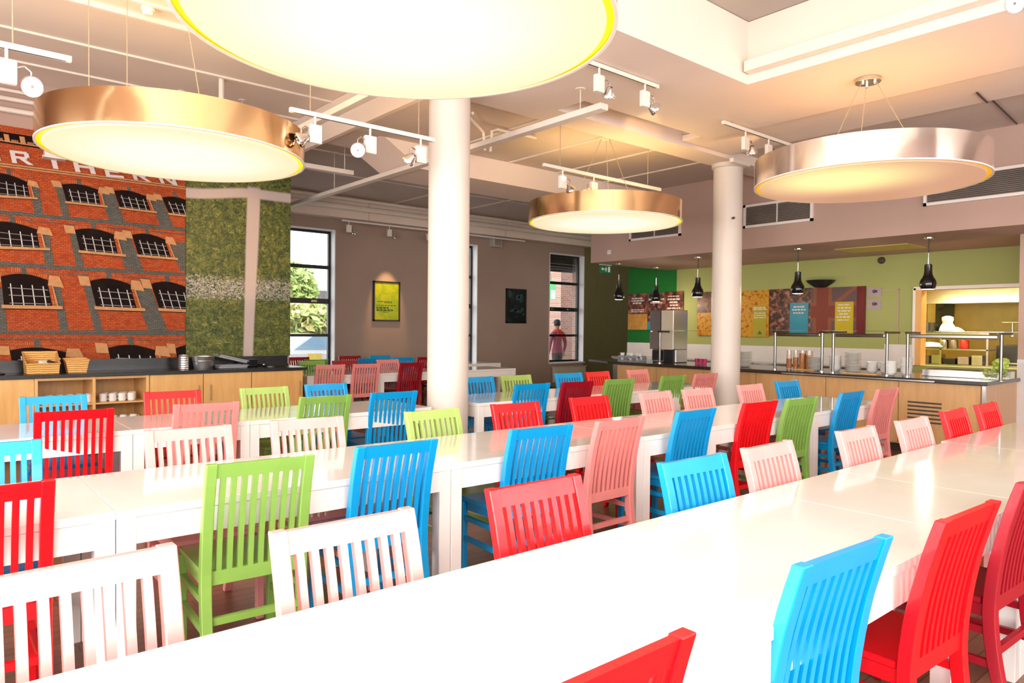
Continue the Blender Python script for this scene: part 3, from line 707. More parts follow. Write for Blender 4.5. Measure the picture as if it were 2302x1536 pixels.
# ------------------------------------------------------------------ murals
MURAL = [
('dark',1,[(-0.317,3.616),(2.685,3.608),(2.685,3.462),(-0.318,3.507)]),
('tan',2,[(0.472,3.593),(0.517,3.593),(0.531,3.509),(0.486,3.507)]),
('brickd',2,[(0.399,3.546),(0.463,3.546),(0.468,3.513),(0.406,3.511)]),
('tan',2,[(0.612,3.593),(0.658,3.592),(0.673,3.508),(0.626,3.506)]),
('brickd',2,[(0.537,3.545),(0.603,3.545),(0.608,3.512),(0.545,3.51)]),
('tan',2,[(0.755,3.593),(0.802,3.592),(0.817,3.507),(0.77,3.505)]),
('brickd',2,[(0.679,3.544),(0.746,3.544),(0.751,3.511),(0.686,3.509)]),
('tan',2,[(0.901,3.592),(0.95,3.592),(0.966,3.505),(0.917,3.503)]),
('brickd',2,[(0.824,3.543),(0.892,3.543),(0.897,3.509),(0.831,3.507)]),
('tan',2,[(1.052,3.592),(1.101,3.591),(1.117,3.504),(1.067,3.502)]),
('brickd',2,[(0.972,3.543),(1.042,3.543),(1.047,3.508),(0.98,3.506)]),
('tan',2,[(1.205,3.592),(1.256,3.591),(1.273,3.503),(1.221,3.501)]),
('brickd',2,[(1.124,3.542),(1.195,3.542),(1.201,3.507),(1.132,3.505)]),
('tan',2,[(1.363,3.591),(1.415,3.591),(1.432,3.501),(1.379,3.499)]),
('brickd',2,[(1.279,3.541),(1.353,3.541),(1.358,3.505),(1.288,3.503)]),
('tan',2,[(1.524,3.591),(1.578,3.59),(1.595,3.5),(1.541,3.498)]),
('brickd',2,[(1.439,3.54),(1.514,3.54),(1.52,3.504),(1.447,3.502)]),
('tan',2,[(1.69,3.591),(1.745,3.59),(1.762,3.498),(1.707,3.496)]),
('brickd',2,[(1.602,3.539),(1.679,3.539),(1.685,3.503),(1.611,3.5)]),
('tan',2,[(1.86,3.59),(1.916,3.59),(1.934,3.497),(1.878,3.495)]),
('brickd',2,[(1.77,3.538),(1.849,3.538),(1.855,3.501),(1.778,3.499)]),
('tan',2,[(2.034,3.59),(2.091,3.589),(2.11,3.495),(2.052,3.493)]),
('brickd',2,[(1.941,3.537),(2.022,3.537),(2.029,3.5),(1.951,3.497)]),
('tan',2,[(2.212,3.589),(2.272,3.589),(2.291,3.493),(2.231,3.491)]),
('brickd',2,[(2.118,3.536),(2.201,3.535),(2.208,3.498),(2.127,3.496)]),
('tan',2,[(2.396,3.589),(2.457,3.588),(2.476,3.492),(2.415,3.49)]),
('brickd',2,[(2.299,3.535),(2.384,3.534),(2.391,3.496),(2.308,3.494)]),
('tan',2,[(2.584,3.589),(2.647,3.588),(2.667,3.49),(2.604,3.488)]),
('brickd',2,[(2.484,3.533),(2.572,3.533),(2.579,3.495),(2.494,3.492)]),
('tan',2,[(-0.318,3.539),(2.685,3.487),(2.685,3.472),(-0.318,3.527)]),
('tan',1,[(-0.319,3.262),(2.686,3.264),(2.686,3.228),(-0.319,3.219)]),
('dark',2,[(-0.319,3.243),(2.686,3.249),(2.686,3.242),(-0.319,3.237)]),
('grey',1,[(0.99,3.064),(1.078,3.072),(1.13,2.727),(1.045,2.732)]),
('grey',1,[(1.245,3.071),(1.328,3.077),(1.395,2.732),(1.323,2.734)]),
('grey',1,[(1.698,3.057),(1.859,3.068),(1.982,2.714),(1.805,2.731)]),
('grey',1,[(2.25,3.056),(2.406,3.065),(2.549,2.702),(2.386,2.723)]),
('grey',1,[(1.085,2.54),(1.186,2.545),(1.235,2.14),(1.149,2.154)]),
('grey',1,[(1.39,2.544),(1.454,2.551),(1.543,2.135),(1.457,2.155)]),
('grey',1,[(1.881,2.535),(2.042,2.539),(2.193,2.139),(1.977,2.157)]),
('grey',1,[(2.465,2.518),(2.686,2.537),(2.686,2.537),(2.686,2.16),(2.625,2.165)]),
('grey',1,[(1.21,1.92),(1.292,1.919),(1.384,1.36),(1.3,1.369)]),
('grey',1,[(1.53,1.93),(1.608,1.929),(1.74,1.371),(1.652,1.381)]),
('grey',1,[(2.07,1.919),(2.269,1.928),(2.475,1.375),(2.241,1.384)]),
('grey',1,[(0.628,1.86),(0.742,1.865),(0.786,1.376),(0.672,1.376)]),
('grey',1,[(0.409,2.475),(0.475,2.481),(0.525,2.113),(0.452,2.108)]),
('grey',1,[(-0.322,2.737),(2.686,2.726),(2.686,2.677),(-0.322,2.693)]),
('grey',1,[(-0.325,2.162),(2.686,2.136),(2.686,2.092),(-0.325,2.103)]),
('grey',1,[(-0.329,1.37),(2.687,1.387),(2.687,1.322),(-0.33,1.344)]),
('grey',2,[(-0.322,2.653),(2.686,2.641),(2.686,2.631),(-0.322,2.645)]),
('grey',2,[(-0.326,2.078),(2.686,2.043),(2.686,2.032),(-0.326,2.067)]),
('grey',2,[(-0.33,1.301),(2.687,1.267),(2.687,1.254),(-0.33,1.288)]),
('brickl',2,[(0.632,3.135),(0.665,3.142),(0.698,3.147),(0.732,3.149),(0.766,3.148),(0.801,3.143),(0.836,3.135),(0.872,3.124),(0.908,3.11),(0.945,3.096),(0.982,3.081),(0.977,3.118),(0.94,3.134),(0.903,3.15),(0.867,3.165),(0.831,3.178),(0.796,3.188),(0.761,3.194),(0.727,3.197),(0.693,3.196),(0.66,3.193),(0.627,3.187)]),
('grey',3,[(0.776,3.21),(0.815,3.201),(0.823,3.131),(0.784,3.138)]),
('dark',3,[(0.632,3.13),(0.665,3.137),(0.699,3.142),(0.732,3.145),(0.767,3.144),(0.801,3.139),(0.836,3.131),(0.872,3.12),(0.909,3.107),(0.945,3.092),(0.983,3.078),(1.006,2.909),(0.654,2.893)]),
('tan',4,[(0.538,3.188),(0.625,3.171),(0.633,3.083),(0.546,3.093)]),
('tan',4,[(0.985,3.11),(1.065,3.095),(1.094,3.026),(0.973,3.046)]),
('brickl',4,[(0.976,3.049),(1.005,3.042),(1.031,2.91),(0.999,2.909)]),
('tan',5,[(1.002,3.042),(1.012,3.041),(1.042,2.911),(1.031,2.91)]),
('white',4,[(0.695,3.072),(0.703,3.071),(0.72,2.9),(0.712,2.9)]),
('white',4,[(0.774,3.059),(0.781,3.059),(0.798,2.904),(0.79,2.903)]),
('white',4,[(0.852,3.055),(0.86,3.054),(0.877,2.907),(0.869,2.907)]),
('white',4,[(0.933,3.043),(0.94,3.042),(0.957,2.911),(0.95,2.91)]),
('bar',4,[(0.681,3.042),(0.973,3.018),(0.974,3.014),(0.682,3.036)]),
('bar',4,[(0.687,2.982),(0.979,2.974),(0.98,2.969),(0.688,2.976)]),
('bar',4,[(0.693,2.918),(0.985,2.926),(0.986,2.921),(0.694,2.912)]),
('tan',5,[(0.637,2.897),(1.071,2.915),(1.074,2.895),(0.639,2.865)]),
('dark',4,[(0.639,2.865),(1.074,2.895),(1.075,2.891),(0.64,2.859)]),
('brickl',2,[(1.311,3.103),(1.345,3.112),(1.381,3.12),(1.417,3.125),(1.454,3.128),(1.493,3.129),(1.532,3.126),(1.571,3.12),(1.612,3.111),(1.652,3.101),(1.693,3.09),(1.687,3.13),(1.646,3.141),(1.605,3.152),(1.564,3.16),(1.524,3.167),(1.484,3.17),(1.445,3.17),(1.408,3.167),(1.371,3.162),(1.335,3.154),(1.3,3.145)]),
('grey',3,[(1.461,3.188),(1.504,3.186),(1.517,3.12),(1.475,3.122)]),
('dark',3,[(1.312,3.099),(1.346,3.108),(1.382,3.116),(1.418,3.122),(1.455,3.125),(1.493,3.125),(1.532,3.122),(1.572,3.116),(1.612,3.107),(1.653,3.097),(1.694,3.086),(1.72,2.904),(1.361,2.905)]),
('tan',4,[(1.203,3.136),(1.299,3.132),(1.318,3.061),(1.223,3.063)]),
('tan',4,[(1.696,3.123),(1.785,3.119),(1.813,3.04),(1.683,3.05)]),
('brickl',4,[(1.687,3.054),(1.718,3.049),(1.746,2.903),(1.712,2.904)]),
('tan',5,[(1.714,3.049),(1.726,3.049),(1.757,2.903),(1.746,2.903)]),
('white',4,[(1.385,3.055),(1.393,3.055),(1.428,2.909),(1.42,2.909)]),
('white',4,[(1.47,3.049),(1.478,3.049),(1.508,2.908),(1.5,2.908)]),
('white',4,[(1.554,3.05),(1.562,3.05),(1.589,2.908),(1.581,2.908)]),
('white',4,[(1.64,3.044),(1.649,3.044),(1.67,2.907),(1.662,2.907)]),
('bar',4,[(1.373,3.028),(1.684,3.021),(1.684,3.017),(1.374,3.024)]),
('bar',4,[(1.385,2.978),(1.691,2.973),(1.692,2.969),(1.387,2.973)]),
('bar',4,[(1.399,2.924),(1.699,2.922),(1.699,2.917),(1.4,2.919)]),
('tan',5,[(1.343,2.909),(1.786,2.907),(1.789,2.883),(1.35,2.884)]),
('dark',4,[(1.35,2.884),(1.789,2.883),(1.789,2.879),(1.351,2.879)]),
('brickl',2,[(1.858,3.102),(1.89,3.11),(1.923,3.116),(1.956,3.121),(1.991,3.122),(2.027,3.121),(2.064,3.117),(2.102,3.109),(2.141,3.1),(2.181,3.089),(2.221,3.077),(2.209,3.115),(2.169,3.128),(2.129,3.139),(2.09,3.149),(2.052,3.157),(2.014,3.162),(1.978,3.164),(1.943,3.162),(1.909,3.158),(1.876,3.152),(1.844,3.145)]),
('grey',3,[(1.991,3.18),(2.031,3.176),(2.051,3.112),(2.011,3.115)]),
('dark',3,[(1.859,3.098),(1.891,3.106),(1.924,3.112),(1.958,3.117),(1.992,3.119),(2.028,3.117),(2.065,3.113),(2.103,3.106),(2.142,3.096),(2.182,3.085),(2.222,3.073),(2.274,2.896),(1.923,2.902)]),
('tan',4,[(1.753,3.139),(1.845,3.132),(1.868,3.059),(1.778,3.065)]),
('tan',4,[(2.219,3.108),(2.302,3.101),(2.342,3.024),(2.217,3.039)]),
('brickl',4,[(2.22,3.042),(2.251,3.037),(2.3,2.896),(2.267,2.896)]),
('tan',5,[(2.247,3.037),(2.258,3.036),(2.311,2.895),(2.3,2.896)]),
('white',4,[(1.933,3.052),(1.941,3.051),(1.987,2.905),(1.98,2.905)]),
('white',4,[(2.014,3.043),(2.022,3.043),(2.066,2.903),(2.058,2.903)]),
('white',4,[(2.094,3.042),(2.102,3.042),(2.145,2.902),(2.137,2.902)]),
('white',4,[(2.177,3.034),(2.185,3.033),(2.225,2.9),(2.218,2.901)]),
('bar',4,[(1.924,3.026),(2.222,3.01),(2.224,3.006),(1.925,3.021)]),
('bar',4,[(1.94,2.975),(2.236,2.964),(2.237,2.96),(1.942,2.97)]),
('bar',4,[(1.958,2.921),(2.251,2.914),(2.252,2.91),(1.959,2.916)]),
('tan',5,[(1.904,2.906),(2.339,2.898),(2.345,2.876),(1.913,2.881)]),
('dark',4,[(1.913,2.881),(2.345,2.876),(2.347,2.871),(1.914,2.876)]),
('brickl',2,[(2.399,3.089),(2.43,3.097),(2.461,3.105),(2.494,3.11),(2.528,3.113),(2.564,3.113),(2.601,3.11),(2.639,3.104),(2.678,3.096),(2.686,3.094),(2.686,3.131),(2.665,3.136),(2.625,3.145),(2.587,3.151),(2.549,3.154),(2.513,3.155),(2.478,3.152),(2.444,3.146),(2.412,3.139),(2.381,3.131)]),
('grey',3,[(2.524,3.172),(2.565,3.17),(2.588,3.105),(2.549,3.107)]),
('dark',3,[(2.401,3.085),(2.431,3.094),(2.463,3.101),(2.496,3.107),(2.53,3.11),(2.565,3.11),(2.602,3.107),(2.64,3.1),(2.679,3.092),(2.686,3.09),(2.686,2.889),(2.485,2.893)]),
('tan',4,[(2.292,3.122),(2.383,3.118),(2.414,3.047),(2.326,3.05)]),
('white',4,[(2.477,3.041),(2.485,3.041),(2.544,2.896),(2.537,2.896)]),
('white',4,[(2.557,3.034),(2.564,3.034),(2.617,2.894),(2.61,2.894)]),
('white',4,[(2.634,3.035),(2.642,3.035),(2.686,2.905),(2.686,2.892),(2.683,2.893)]),
('bar',4,[(2.471,3.015),(2.686,3.007),(2.686,3.003),(2.473,3.01)]),
('bar',4,[(2.492,2.965),(2.686,2.959),(2.686,2.955),(2.494,2.96)]),
('bar',4,[(2.515,2.912),(2.686,2.907),(2.686,2.903),(2.517,2.907)]),
('tan',5,[(2.467,2.897),(2.686,2.892),(2.686,2.868),(2.478,2.872)]),
('dark',4,[(2.478,2.872),(2.686,2.868),(2.686,2.863),(2.48,2.867)]),
('brickl',2,[(0.608,2.587),(0.651,2.597),(0.696,2.604),(0.741,2.609),(0.786,2.61),(0.833,2.608),(0.88,2.601),(0.928,2.591),(0.977,2.578),(1.026,2.563),(1.076,2.548),(1.07,2.594),(1.02,2.61),(0.971,2.626),(0.922,2.64),(0.874,2.652),(0.827,2.659),(0.78,2.663),(0.734,2.663),(0.689,2.659),(0.645,2.653),(0.601,2.644)]),
('grey',3,[(0.801,2.684),(0.852,2.677),(0.862,2.596),(0.81,2.601)]),
('dark',3,[(0.608,2.582),(0.652,2.591),(0.696,2.599),(0.741,2.604),(0.787,2.606),(0.833,2.603),(0.881,2.596),(0.929,2.586),(0.978,2.573),(1.027,2.559),(1.077,2.544),(1.105,2.334),(0.637,2.32)]),
('tan',4,[(0.483,2.638),(0.599,2.626),(0.609,2.53),(0.493,2.537)]),
('tan',4,[(1.081,2.584),(1.189,2.573),(1.226,2.486),(1.063,2.503)]),
('brickl',4,[(1.067,2.507),(1.107,2.501),(1.139,2.335),(1.095,2.334)]),
('tan',5,[(1.102,2.501),(1.117,2.5),(1.153,2.336),(1.139,2.335)]),
('white',4,[(0.692,2.52),(0.702,2.519),(0.724,2.328),(0.714,2.328)]),
('white',4,[(0.796,2.509),(0.806,2.509),(0.827,2.331),(0.817,2.331)]),
('white',4,[(0.901,2.508),(0.911,2.507),(0.933,2.334),(0.922,2.333)]),
('white',4,[(1.009,2.498),(1.019,2.497),(1.04,2.337),(1.029,2.337)]),
('bar',4,[(0.673,2.485),(1.063,2.469),(1.063,2.464),(0.674,2.479)]),
('bar',4,[(0.68,2.419),(1.07,2.414),(1.071,2.409),(0.681,2.413)]),
('bar',4,[(0.689,2.347),(1.078,2.355),(1.078,2.35),(0.689,2.341)]),
('tan',5,[(0.614,2.325),(1.192,2.341),(1.196,2.315),(0.618,2.29)]),
('dark',4,[(0.618,2.29),(1.196,2.315),(1.196,2.31),(0.619,2.284)]),
('brickl',2,[(1.444,2.584),(1.482,2.595),(1.521,2.604),(1.56,2.611),(1.601,2.614),(1.642,2.614),(1.684,2.61),(1.728,2.602),(1.772,2.591),(1.817,2.578),(1.862,2.563),(1.852,2.614),(1.807,2.629),(1.762,2.642),(1.717,2.654),(1.674,2.662),(1.631,2.666),(1.59,2.667),(1.549,2.664),(1.51,2.657),(1.471,2.648),(1.433,2.637)]),
('grey',3,[(1.606,2.689),(1.652,2.686),(1.669,2.603),(1.623,2.606)]),
('dark',3,[(1.445,2.579),(1.483,2.59),(1.522,2.599),(1.561,2.606),(1.601,2.61),(1.643,2.609),(1.685,2.605),(1.729,2.597),(1.773,2.586),(1.818,2.573),(1.863,2.559),(1.908,2.325),(1.496,2.336)]),
('tan',4,[(1.328,2.626),(1.433,2.621),(1.452,2.531),(1.348,2.536)]),
('tan',4,[(1.863,2.605),(1.959,2.599),(2.0,2.497),(1.855,2.513)]),
('brickl',4,[(1.858,2.517),(1.894,2.511),(1.938,2.324),(1.9,2.325)]),
('tan',5,[(1.889,2.511),(1.902,2.511),(1.951,2.324),(1.938,2.324)]),
('white',4,[(1.526,2.523),(1.535,2.523),(1.572,2.339),(1.564,2.339)]),
('white',4,[(1.619,2.514),(1.628,2.514),(1.664,2.336),(1.655,2.337)]),
('white',4,[(1.712,2.515),(1.721,2.514),(1.757,2.334),(1.748,2.334)]),
('white',4,[(1.808,2.506),(1.817,2.505),(1.851,2.331),(1.842,2.332)]),
('bar',4,[(1.512,2.49),(1.858,2.476),(1.859,2.47),(1.513,2.484)]),
('bar',4,[(1.525,2.427),(1.87,2.415),(1.871,2.409),(1.527,2.421)]),
('bar',4,[(1.539,2.359),(1.883,2.349),(1.884,2.343),(1.541,2.353)]),
('tan',5,[(1.475,2.341),(1.984,2.328),(1.99,2.297),(1.482,2.31)]),
('dark',4,[(1.482,2.31),(1.99,2.297),(1.991,2.292),(1.483,2.303)]),
('brickl',2,[(2.055,2.581),(2.089,2.591),(2.124,2.599),(2.16,2.605),(2.197,2.608),(2.235,2.607),(2.274,2.602),(2.315,2.593),(2.357,2.581),(2.4,2.568),(2.444,2.553),(2.428,2.602),(2.385,2.617),(2.342,2.631),(2.3,2.643),(2.259,2.652),(2.22,2.658),(2.181,2.659),(2.144,2.657),(2.109,2.652),(2.074,2.644),(2.04,2.634)]),
('grey',3,[(2.194,2.68),(2.237,2.676),(2.261,2.596),(2.218,2.599)]),
('dark',3,[(2.056,2.576),(2.091,2.586),(2.125,2.595),(2.161,2.601),(2.198,2.603),(2.236,2.602),(2.276,2.597),(2.317,2.588),(2.359,2.577),(2.402,2.563),(2.445,2.548),(2.515,2.324),(2.127,2.333)]),
('tan',4,[(1.943,2.626),(2.041,2.618),(2.067,2.528),(1.969,2.534)]),
('tan',4,[(2.439,2.592),(2.528,2.585),(2.579,2.488),(2.443,2.505)]),
('brickl',4,[(2.446,2.509),(2.479,2.503),(2.543,2.324),(2.507,2.325)]),
('tan',5,[(2.475,2.503),(2.487,2.502),(2.555,2.323),(2.543,2.324)]),
('white',4,[(2.136,2.519),(2.145,2.519),(2.198,2.336),(2.19,2.336)]),
('white',4,[(2.224,2.509),(2.232,2.509),(2.284,2.334),(2.276,2.334)]),
('white',4,[(2.31,2.508),(2.319,2.508),(2.372,2.332),(2.363,2.332)]),
('white',4,[(2.4,2.499),(2.409,2.498),(2.46,2.33),(2.452,2.33)]),
('bar',4,[(2.127,2.487),(2.45,2.469),(2.452,2.463),(2.129,2.481)]),
('bar',4,[(2.145,2.424),(2.468,2.411),(2.47,2.405),(2.147,2.418)]),
('bar',4,[(2.165,2.356),(2.488,2.347),(2.489,2.342),(2.167,2.35)]),
('tan',5,[(2.106,2.338),(2.585,2.327),(2.594,2.298),(2.115,2.306)]),
('dark',4,[(2.115,2.306),(2.594,2.298),(2.596,2.293),(2.117,2.3)]),
('brickl',2,[(0.726,1.99),(0.769,2.005),(0.812,2.018),(0.855,2.027),(0.899,2.032),(0.943,2.032),(0.989,2.027),(1.035,2.017),(1.083,2.003),(1.131,1.986),(1.18,1.968),(1.17,2.034),(1.122,2.052),(1.074,2.07),(1.027,2.084),(0.981,2.095),(0.936,2.1),(0.891,2.101),(0.848,2.096),(0.805,2.087),(0.763,2.075),(0.721,2.061)]),
('grey',3,[(0.91,2.13),(0.959,2.126),(0.972,2.018),(0.922,2.021)]),
('dark',3,[(0.727,1.984),(0.769,1.999),(0.812,2.011),(0.855,2.021),(0.899,2.026),(0.944,2.026),(0.989,2.021),(1.036,2.011),(1.084,1.997),(1.132,1.98),(1.181,1.962),(1.226,1.662),(0.753,1.661)]),
('tan',4,[(0.606,2.045),(0.718,2.039),(0.728,1.92),(0.614,1.924)]),
('tan',4,[(1.182,2.021),(1.285,2.015),(1.331,1.885),(1.171,1.903)]),
('brickl',4,[(1.175,1.909),(1.214,1.901),(1.26,1.662),(1.216,1.662)]),
('tan',5,[(1.209,1.902),(1.223,1.901),(1.275,1.662),(1.26,1.662)]),
('white',4,[(0.808,1.91),(0.818,1.91),(0.84,1.668),(0.83,1.668)]),
('white',4,[(0.91,1.9),(0.92,1.9),(0.945,1.668),(0.934,1.668)]),
('white',4,[(1.013,1.903),(1.023,1.902),(1.051,1.668),(1.041,1.668)]),
('white',4,[(1.118,1.893),(1.129,1.893),(1.16,1.668),(1.149,1.668)]),
('bar',4,[(0.79,1.866),(1.173,1.855),(1.174,1.847),(0.79,1.858)]),
('bar',4,[(0.797,1.783),(1.184,1.777),(1.186,1.769),(0.798,1.775)]),
('bar',4,[(0.805,1.693),(1.197,1.692),(1.198,1.685),(0.805,1.685)]),
('tan',5,[(0.729,1.668),(1.314,1.668),(1.32,1.629),(0.733,1.626)]),
('dark',4,[(0.733,1.626),(1.32,1.629),(1.321,1.622),(0.733,1.617)]),
('brickl',2,[(1.598,1.984),(1.638,1.998),(1.679,2.01),(1.72,2.019),(1.763,2.024),(1.807,2.023),(1.852,2.018),(1.899,2.008),(1.947,1.994),(1.996,1.978),(2.045,1.96),(2.03,2.024),(1.98,2.042),(1.931,2.059),(1.884,2.073),(1.837,2.084),(1.792,2.089),(1.748,2.09),(1.706,2.085),(1.664,2.077),(1.624,2.065),(1.584,2.052)]),
('grey',3,[(1.764,2.118),(1.813,2.114),(1.836,2.01),(1.787,2.013)]),
('dark',3,[(1.6,1.978),(1.64,1.992),(1.68,2.004),(1.722,2.013),(1.764,2.018),(1.808,2.017),(1.853,2.012),(1.9,2.002),(1.948,1.989),(1.997,1.972),(2.047,1.954),(2.117,1.66),(1.665,1.669)]),
('tan',4,[(1.473,2.037),(1.584,2.031),(1.608,1.917),(1.497,1.922)]),
('tan',4,[(2.042,2.012),(2.144,2.006),(2.199,1.878),(2.042,1.896)]),
('brickl',4,[(2.045,1.902),(2.084,1.895),(2.15,1.66),(2.107,1.66)]),
('tan',5,[(2.079,1.895),(2.093,1.894),(2.164,1.659),(2.15,1.66)]),
('white',4,[(1.688,1.907),(1.698,1.907),(1.748,1.673),(1.738,1.674)]),
('white',4,[(1.789,1.896),(1.799,1.896),(1.848,1.671),(1.839,1.672)]),
('white',4,[(1.888,1.898),(1.898,1.897),(1.95,1.669),(1.94,1.67)]),
('white',4,[(1.992,1.887),(2.002,1.887),(2.054,1.667),(2.043,1.668)]),
('bar',4,[(1.675,1.865),(2.049,1.85),(2.05,1.842),(1.677,1.857)]),
('bar',4,[(1.693,1.785),(2.067,1.773),(2.069,1.766),(1.694,1.777)]),
('bar',4,[(1.711,1.699),(2.086,1.69),(2.088,1.683),(1.713,1.691)]),
('tan',5,[(1.642,1.676),(2.2,1.664),(2.209,1.626),(1.651,1.635)]),
('dark',4,[(1.651,1.635),(2.209,1.626),(2.211,1.619),(1.652,1.627)]),
('brickl',2,[(2.272,1.981),(2.31,1.995),(2.348,2.006),(2.387,2.015),(2.428,2.019),(2.471,2.018),(2.516,2.012),(2.562,2.002),(2.609,1.988),(2.657,1.971),(2.686,1.96),(2.686,2.018),(2.641,2.035),(2.592,2.052),(2.544,2.067),(2.498,2.078),(2.453,2.083),(2.409,2.084),(2.368,2.081),(2.328,2.073),(2.289,2.062),(2.251,2.049)]),
('grey',3,[(2.423,2.112),(2.472,2.108),(2.501,2.004),(2.453,2.008)]),
('dark',3,[(2.274,1.975),(2.311,1.989),(2.35,2.0),(2.389,2.008),(2.43,2.013),(2.473,2.012),(2.517,2.007),(2.563,1.996),(2.611,1.982),(2.659,1.965),(2.686,1.955),(2.687,1.658),(2.371,1.667)]),
('tan',4,[(2.145,2.035),(2.254,2.028),(2.289,1.914),(2.182,1.92)]),
('white',4,[(2.366,1.904),(2.376,1.903),(2.446,1.671),(2.437,1.671)]),
('white',4,[(2.463,1.892),(2.472,1.892),(2.537,1.668),(2.528,1.668)]),
('white',4,[(2.557,1.893),(2.567,1.892),(2.629,1.665),(2.62,1.666)]),
('white',4,[(2.656,1.881),(2.666,1.881),(2.687,1.801),(2.687,1.765)]),
('bar',4,[(2.359,1.862),(2.687,1.845),(2.687,1.838),(2.361,1.854)]),
('bar',4,[(2.383,1.782),(2.687,1.769),(2.687,1.762),(2.386,1.775)]),
('bar',4,[(2.41,1.696),(2.687,1.687),(2.687,1.68),(2.412,1.688)]),
('tan',5,[(2.35,1.673),(2.687,1.664),(2.687,1.625),(2.363,1.633)]),
('dark',4,[(2.363,1.633),(2.687,1.625),(2.687,1.618),(2.365,1.625)]),
('brickl',2,[(0.808,1.155),(0.859,1.166),(0.911,1.176),(0.963,1.183),(1.016,1.186),(1.07,1.185),(1.125,1.179),(1.181,1.169),(1.239,1.156),(1.297,1.14),(1.357,1.123),(1.346,1.181),(1.287,1.198),(1.229,1.214),(1.172,1.228),(1.116,1.238),(1.061,1.244),(1.008,1.245),(0.955,1.243),(0.903,1.236),(0.852,1.226),(0.801,1.215)]),
('grey',3,[(1.031,1.27),(1.09,1.266),(1.104,1.172),(1.044,1.176)]),
('dark',3,[(0.809,1.149),(0.86,1.161),(0.911,1.171),(0.964,1.178),(1.017,1.181),(1.071,1.18),(1.126,1.174),(1.182,1.164),(1.24,1.151),(1.298,1.135),(1.358,1.118),(1.408,0.854),(0.839,0.874)]),
('tan',4,[(0.664,1.205),(0.798,1.197),(0.809,1.095),(0.673,1.102)]),
('tan',4,[(1.359,1.169),(1.486,1.162),(1.54,1.046),(1.345,1.066)]),
('brickl',4,[(1.35,1.071),(1.397,1.064),(1.45,0.852),(1.396,0.854)]),
('tan',5,[(1.391,1.064),(1.409,1.063),(1.468,0.852),(1.45,0.852)]),
('white',4,[(0.906,1.084),(0.918,1.084),(0.944,0.876),(0.931,0.876)]),
('white',4,[(1.029,1.072),(1.041,1.072),(1.069,0.871),(1.057,0.872)]),
('white',4,[(1.153,1.071),(1.165,1.071),(1.198,0.867),(1.185,0.867)]),
('white',4,[(1.281,1.059),(1.293,1.059),(1.329,0.862),(1.316,0.862)]),
('bar',4,[(0.884,1.047),(1.347,1.024),(1.348,1.018),(0.885,1.04)]),
('bar',4,[(0.892,0.976),(1.36,0.956),(1.361,0.949),(0.893,0.969)]),
('bar',4,[(0.901,0.899),(1.374,0.881),(1.375,0.875),(0.902,0.892)]),
('brickl',2,[(1.793,1.174),(1.841,1.187),(1.891,1.199),(1.941,1.207),(1.992,1.211),(2.045,1.209),(2.099,1.203),(2.154,1.191),(2.211,1.175),(2.268,1.156),(2.326,1.136),(2.314,1.204),(2.255,1.225),(2.198,1.244),(2.142,1.26),(2.086,1.272),(2.033,1.279),(1.98,1.281),(1.929,1.278),(1.879,1.27),(1.83,1.259),(1.781,1.246)]),
('grey',3,[(2.001,1.31),(2.059,1.305),(2.079,1.194),(2.02,1.199)]),
('dark',3,[(1.794,1.167),(1.842,1.181),(1.892,1.193),(1.942,1.201),(1.993,1.204),(2.046,1.203),(2.1,1.196),(2.155,1.185),(2.212,1.169),(2.269,1.15),(2.328,1.13),(2.386,0.82),(1.848,0.839)]),
('tan',4,[(1.648,1.234),(1.78,1.223),(1.799,1.102),(1.667,1.111)]),
('tan',4,[(2.327,1.191),(2.45,1.181),(2.505,1.046),(2.317,1.07)]),
('brickl',4,[(2.321,1.075),(2.367,1.066),(2.426,0.818),(2.375,0.82)]),
('tan',5,[(2.362,1.067),(2.378,1.066),(2.442,0.818),(2.426,0.818)]),
('white',4,[(1.894,1.09),(1.905,1.089),(1.947,0.842),(1.935,0.842)]),
('white',4,[(2.013,1.076),(2.025,1.075),(2.066,0.837),(2.054,0.838)]),
('white',4,[(2.132,1.075),(2.144,1.074),(2.187,0.833),(2.175,0.833)]),
('white',4,[(2.256,1.061),(2.268,1.06),(2.311,0.829),(2.299,0.829)]),
('bar',4,[(1.875,1.046),(2.321,1.02),(2.322,1.012),(1.877,1.038)]),
('bar',4,[(1.889,0.961),(2.336,0.939),(2.337,0.932),(1.891,0.953)]),
('bar',4,[(1.905,0.869),(2.352,0.852),(2.354,0.844),(1.906,0.861)]),
('brickl',2,[(2.564,1.161),(2.601,1.175),(2.638,1.188),(2.675,1.197),(2.687,1.199),(2.687,1.273),(2.663,1.271),(2.626,1.262),(2.589,1.25),(2.553,1.236)]),
('dark',3,[(2.565,1.154),(2.602,1.169),(2.639,1.181),(2.676,1.191),(2.687,1.192),(2.687,0.809),(2.616,0.812)]),
('tan',4,[(2.452,1.221),(2.553,1.212),(2.571,1.086),(2.469,1.093)]),
('white',4,[(2.644,1.074),(2.653,1.074),(2.687,0.854),(2.687,0.816),(2.684,0.816)]),
('bar',4,[(2.631,1.028),(2.687,1.024),(2.687,1.016),(2.633,1.02)]),
('bar',4,[(2.645,0.94),(2.687,0.937),(2.687,0.929),(2.646,0.931)]),
('bar',4,[(2.659,0.844),(2.687,0.843),(2.687,0.835),(2.661,0.836)]),
('brickl',2,[(0.021,3.164),(0.053,3.169),(0.084,3.172),(0.115,3.17),(0.147,3.165),(0.178,3.156),(0.21,3.143),(0.243,3.127),(0.276,3.109),(0.309,3.091),(0.343,3.073),(0.339,3.107),(0.305,3.128),(0.272,3.149),(0.24,3.169),(0.208,3.188),(0.176,3.204),(0.145,3.216),(0.114,3.223),(0.083,3.227),(0.052,3.227),(0.022,3.225)]),
('grey',3,[(0.16,3.231),(0.194,3.214),(0.198,3.141),(0.163,3.153)]),
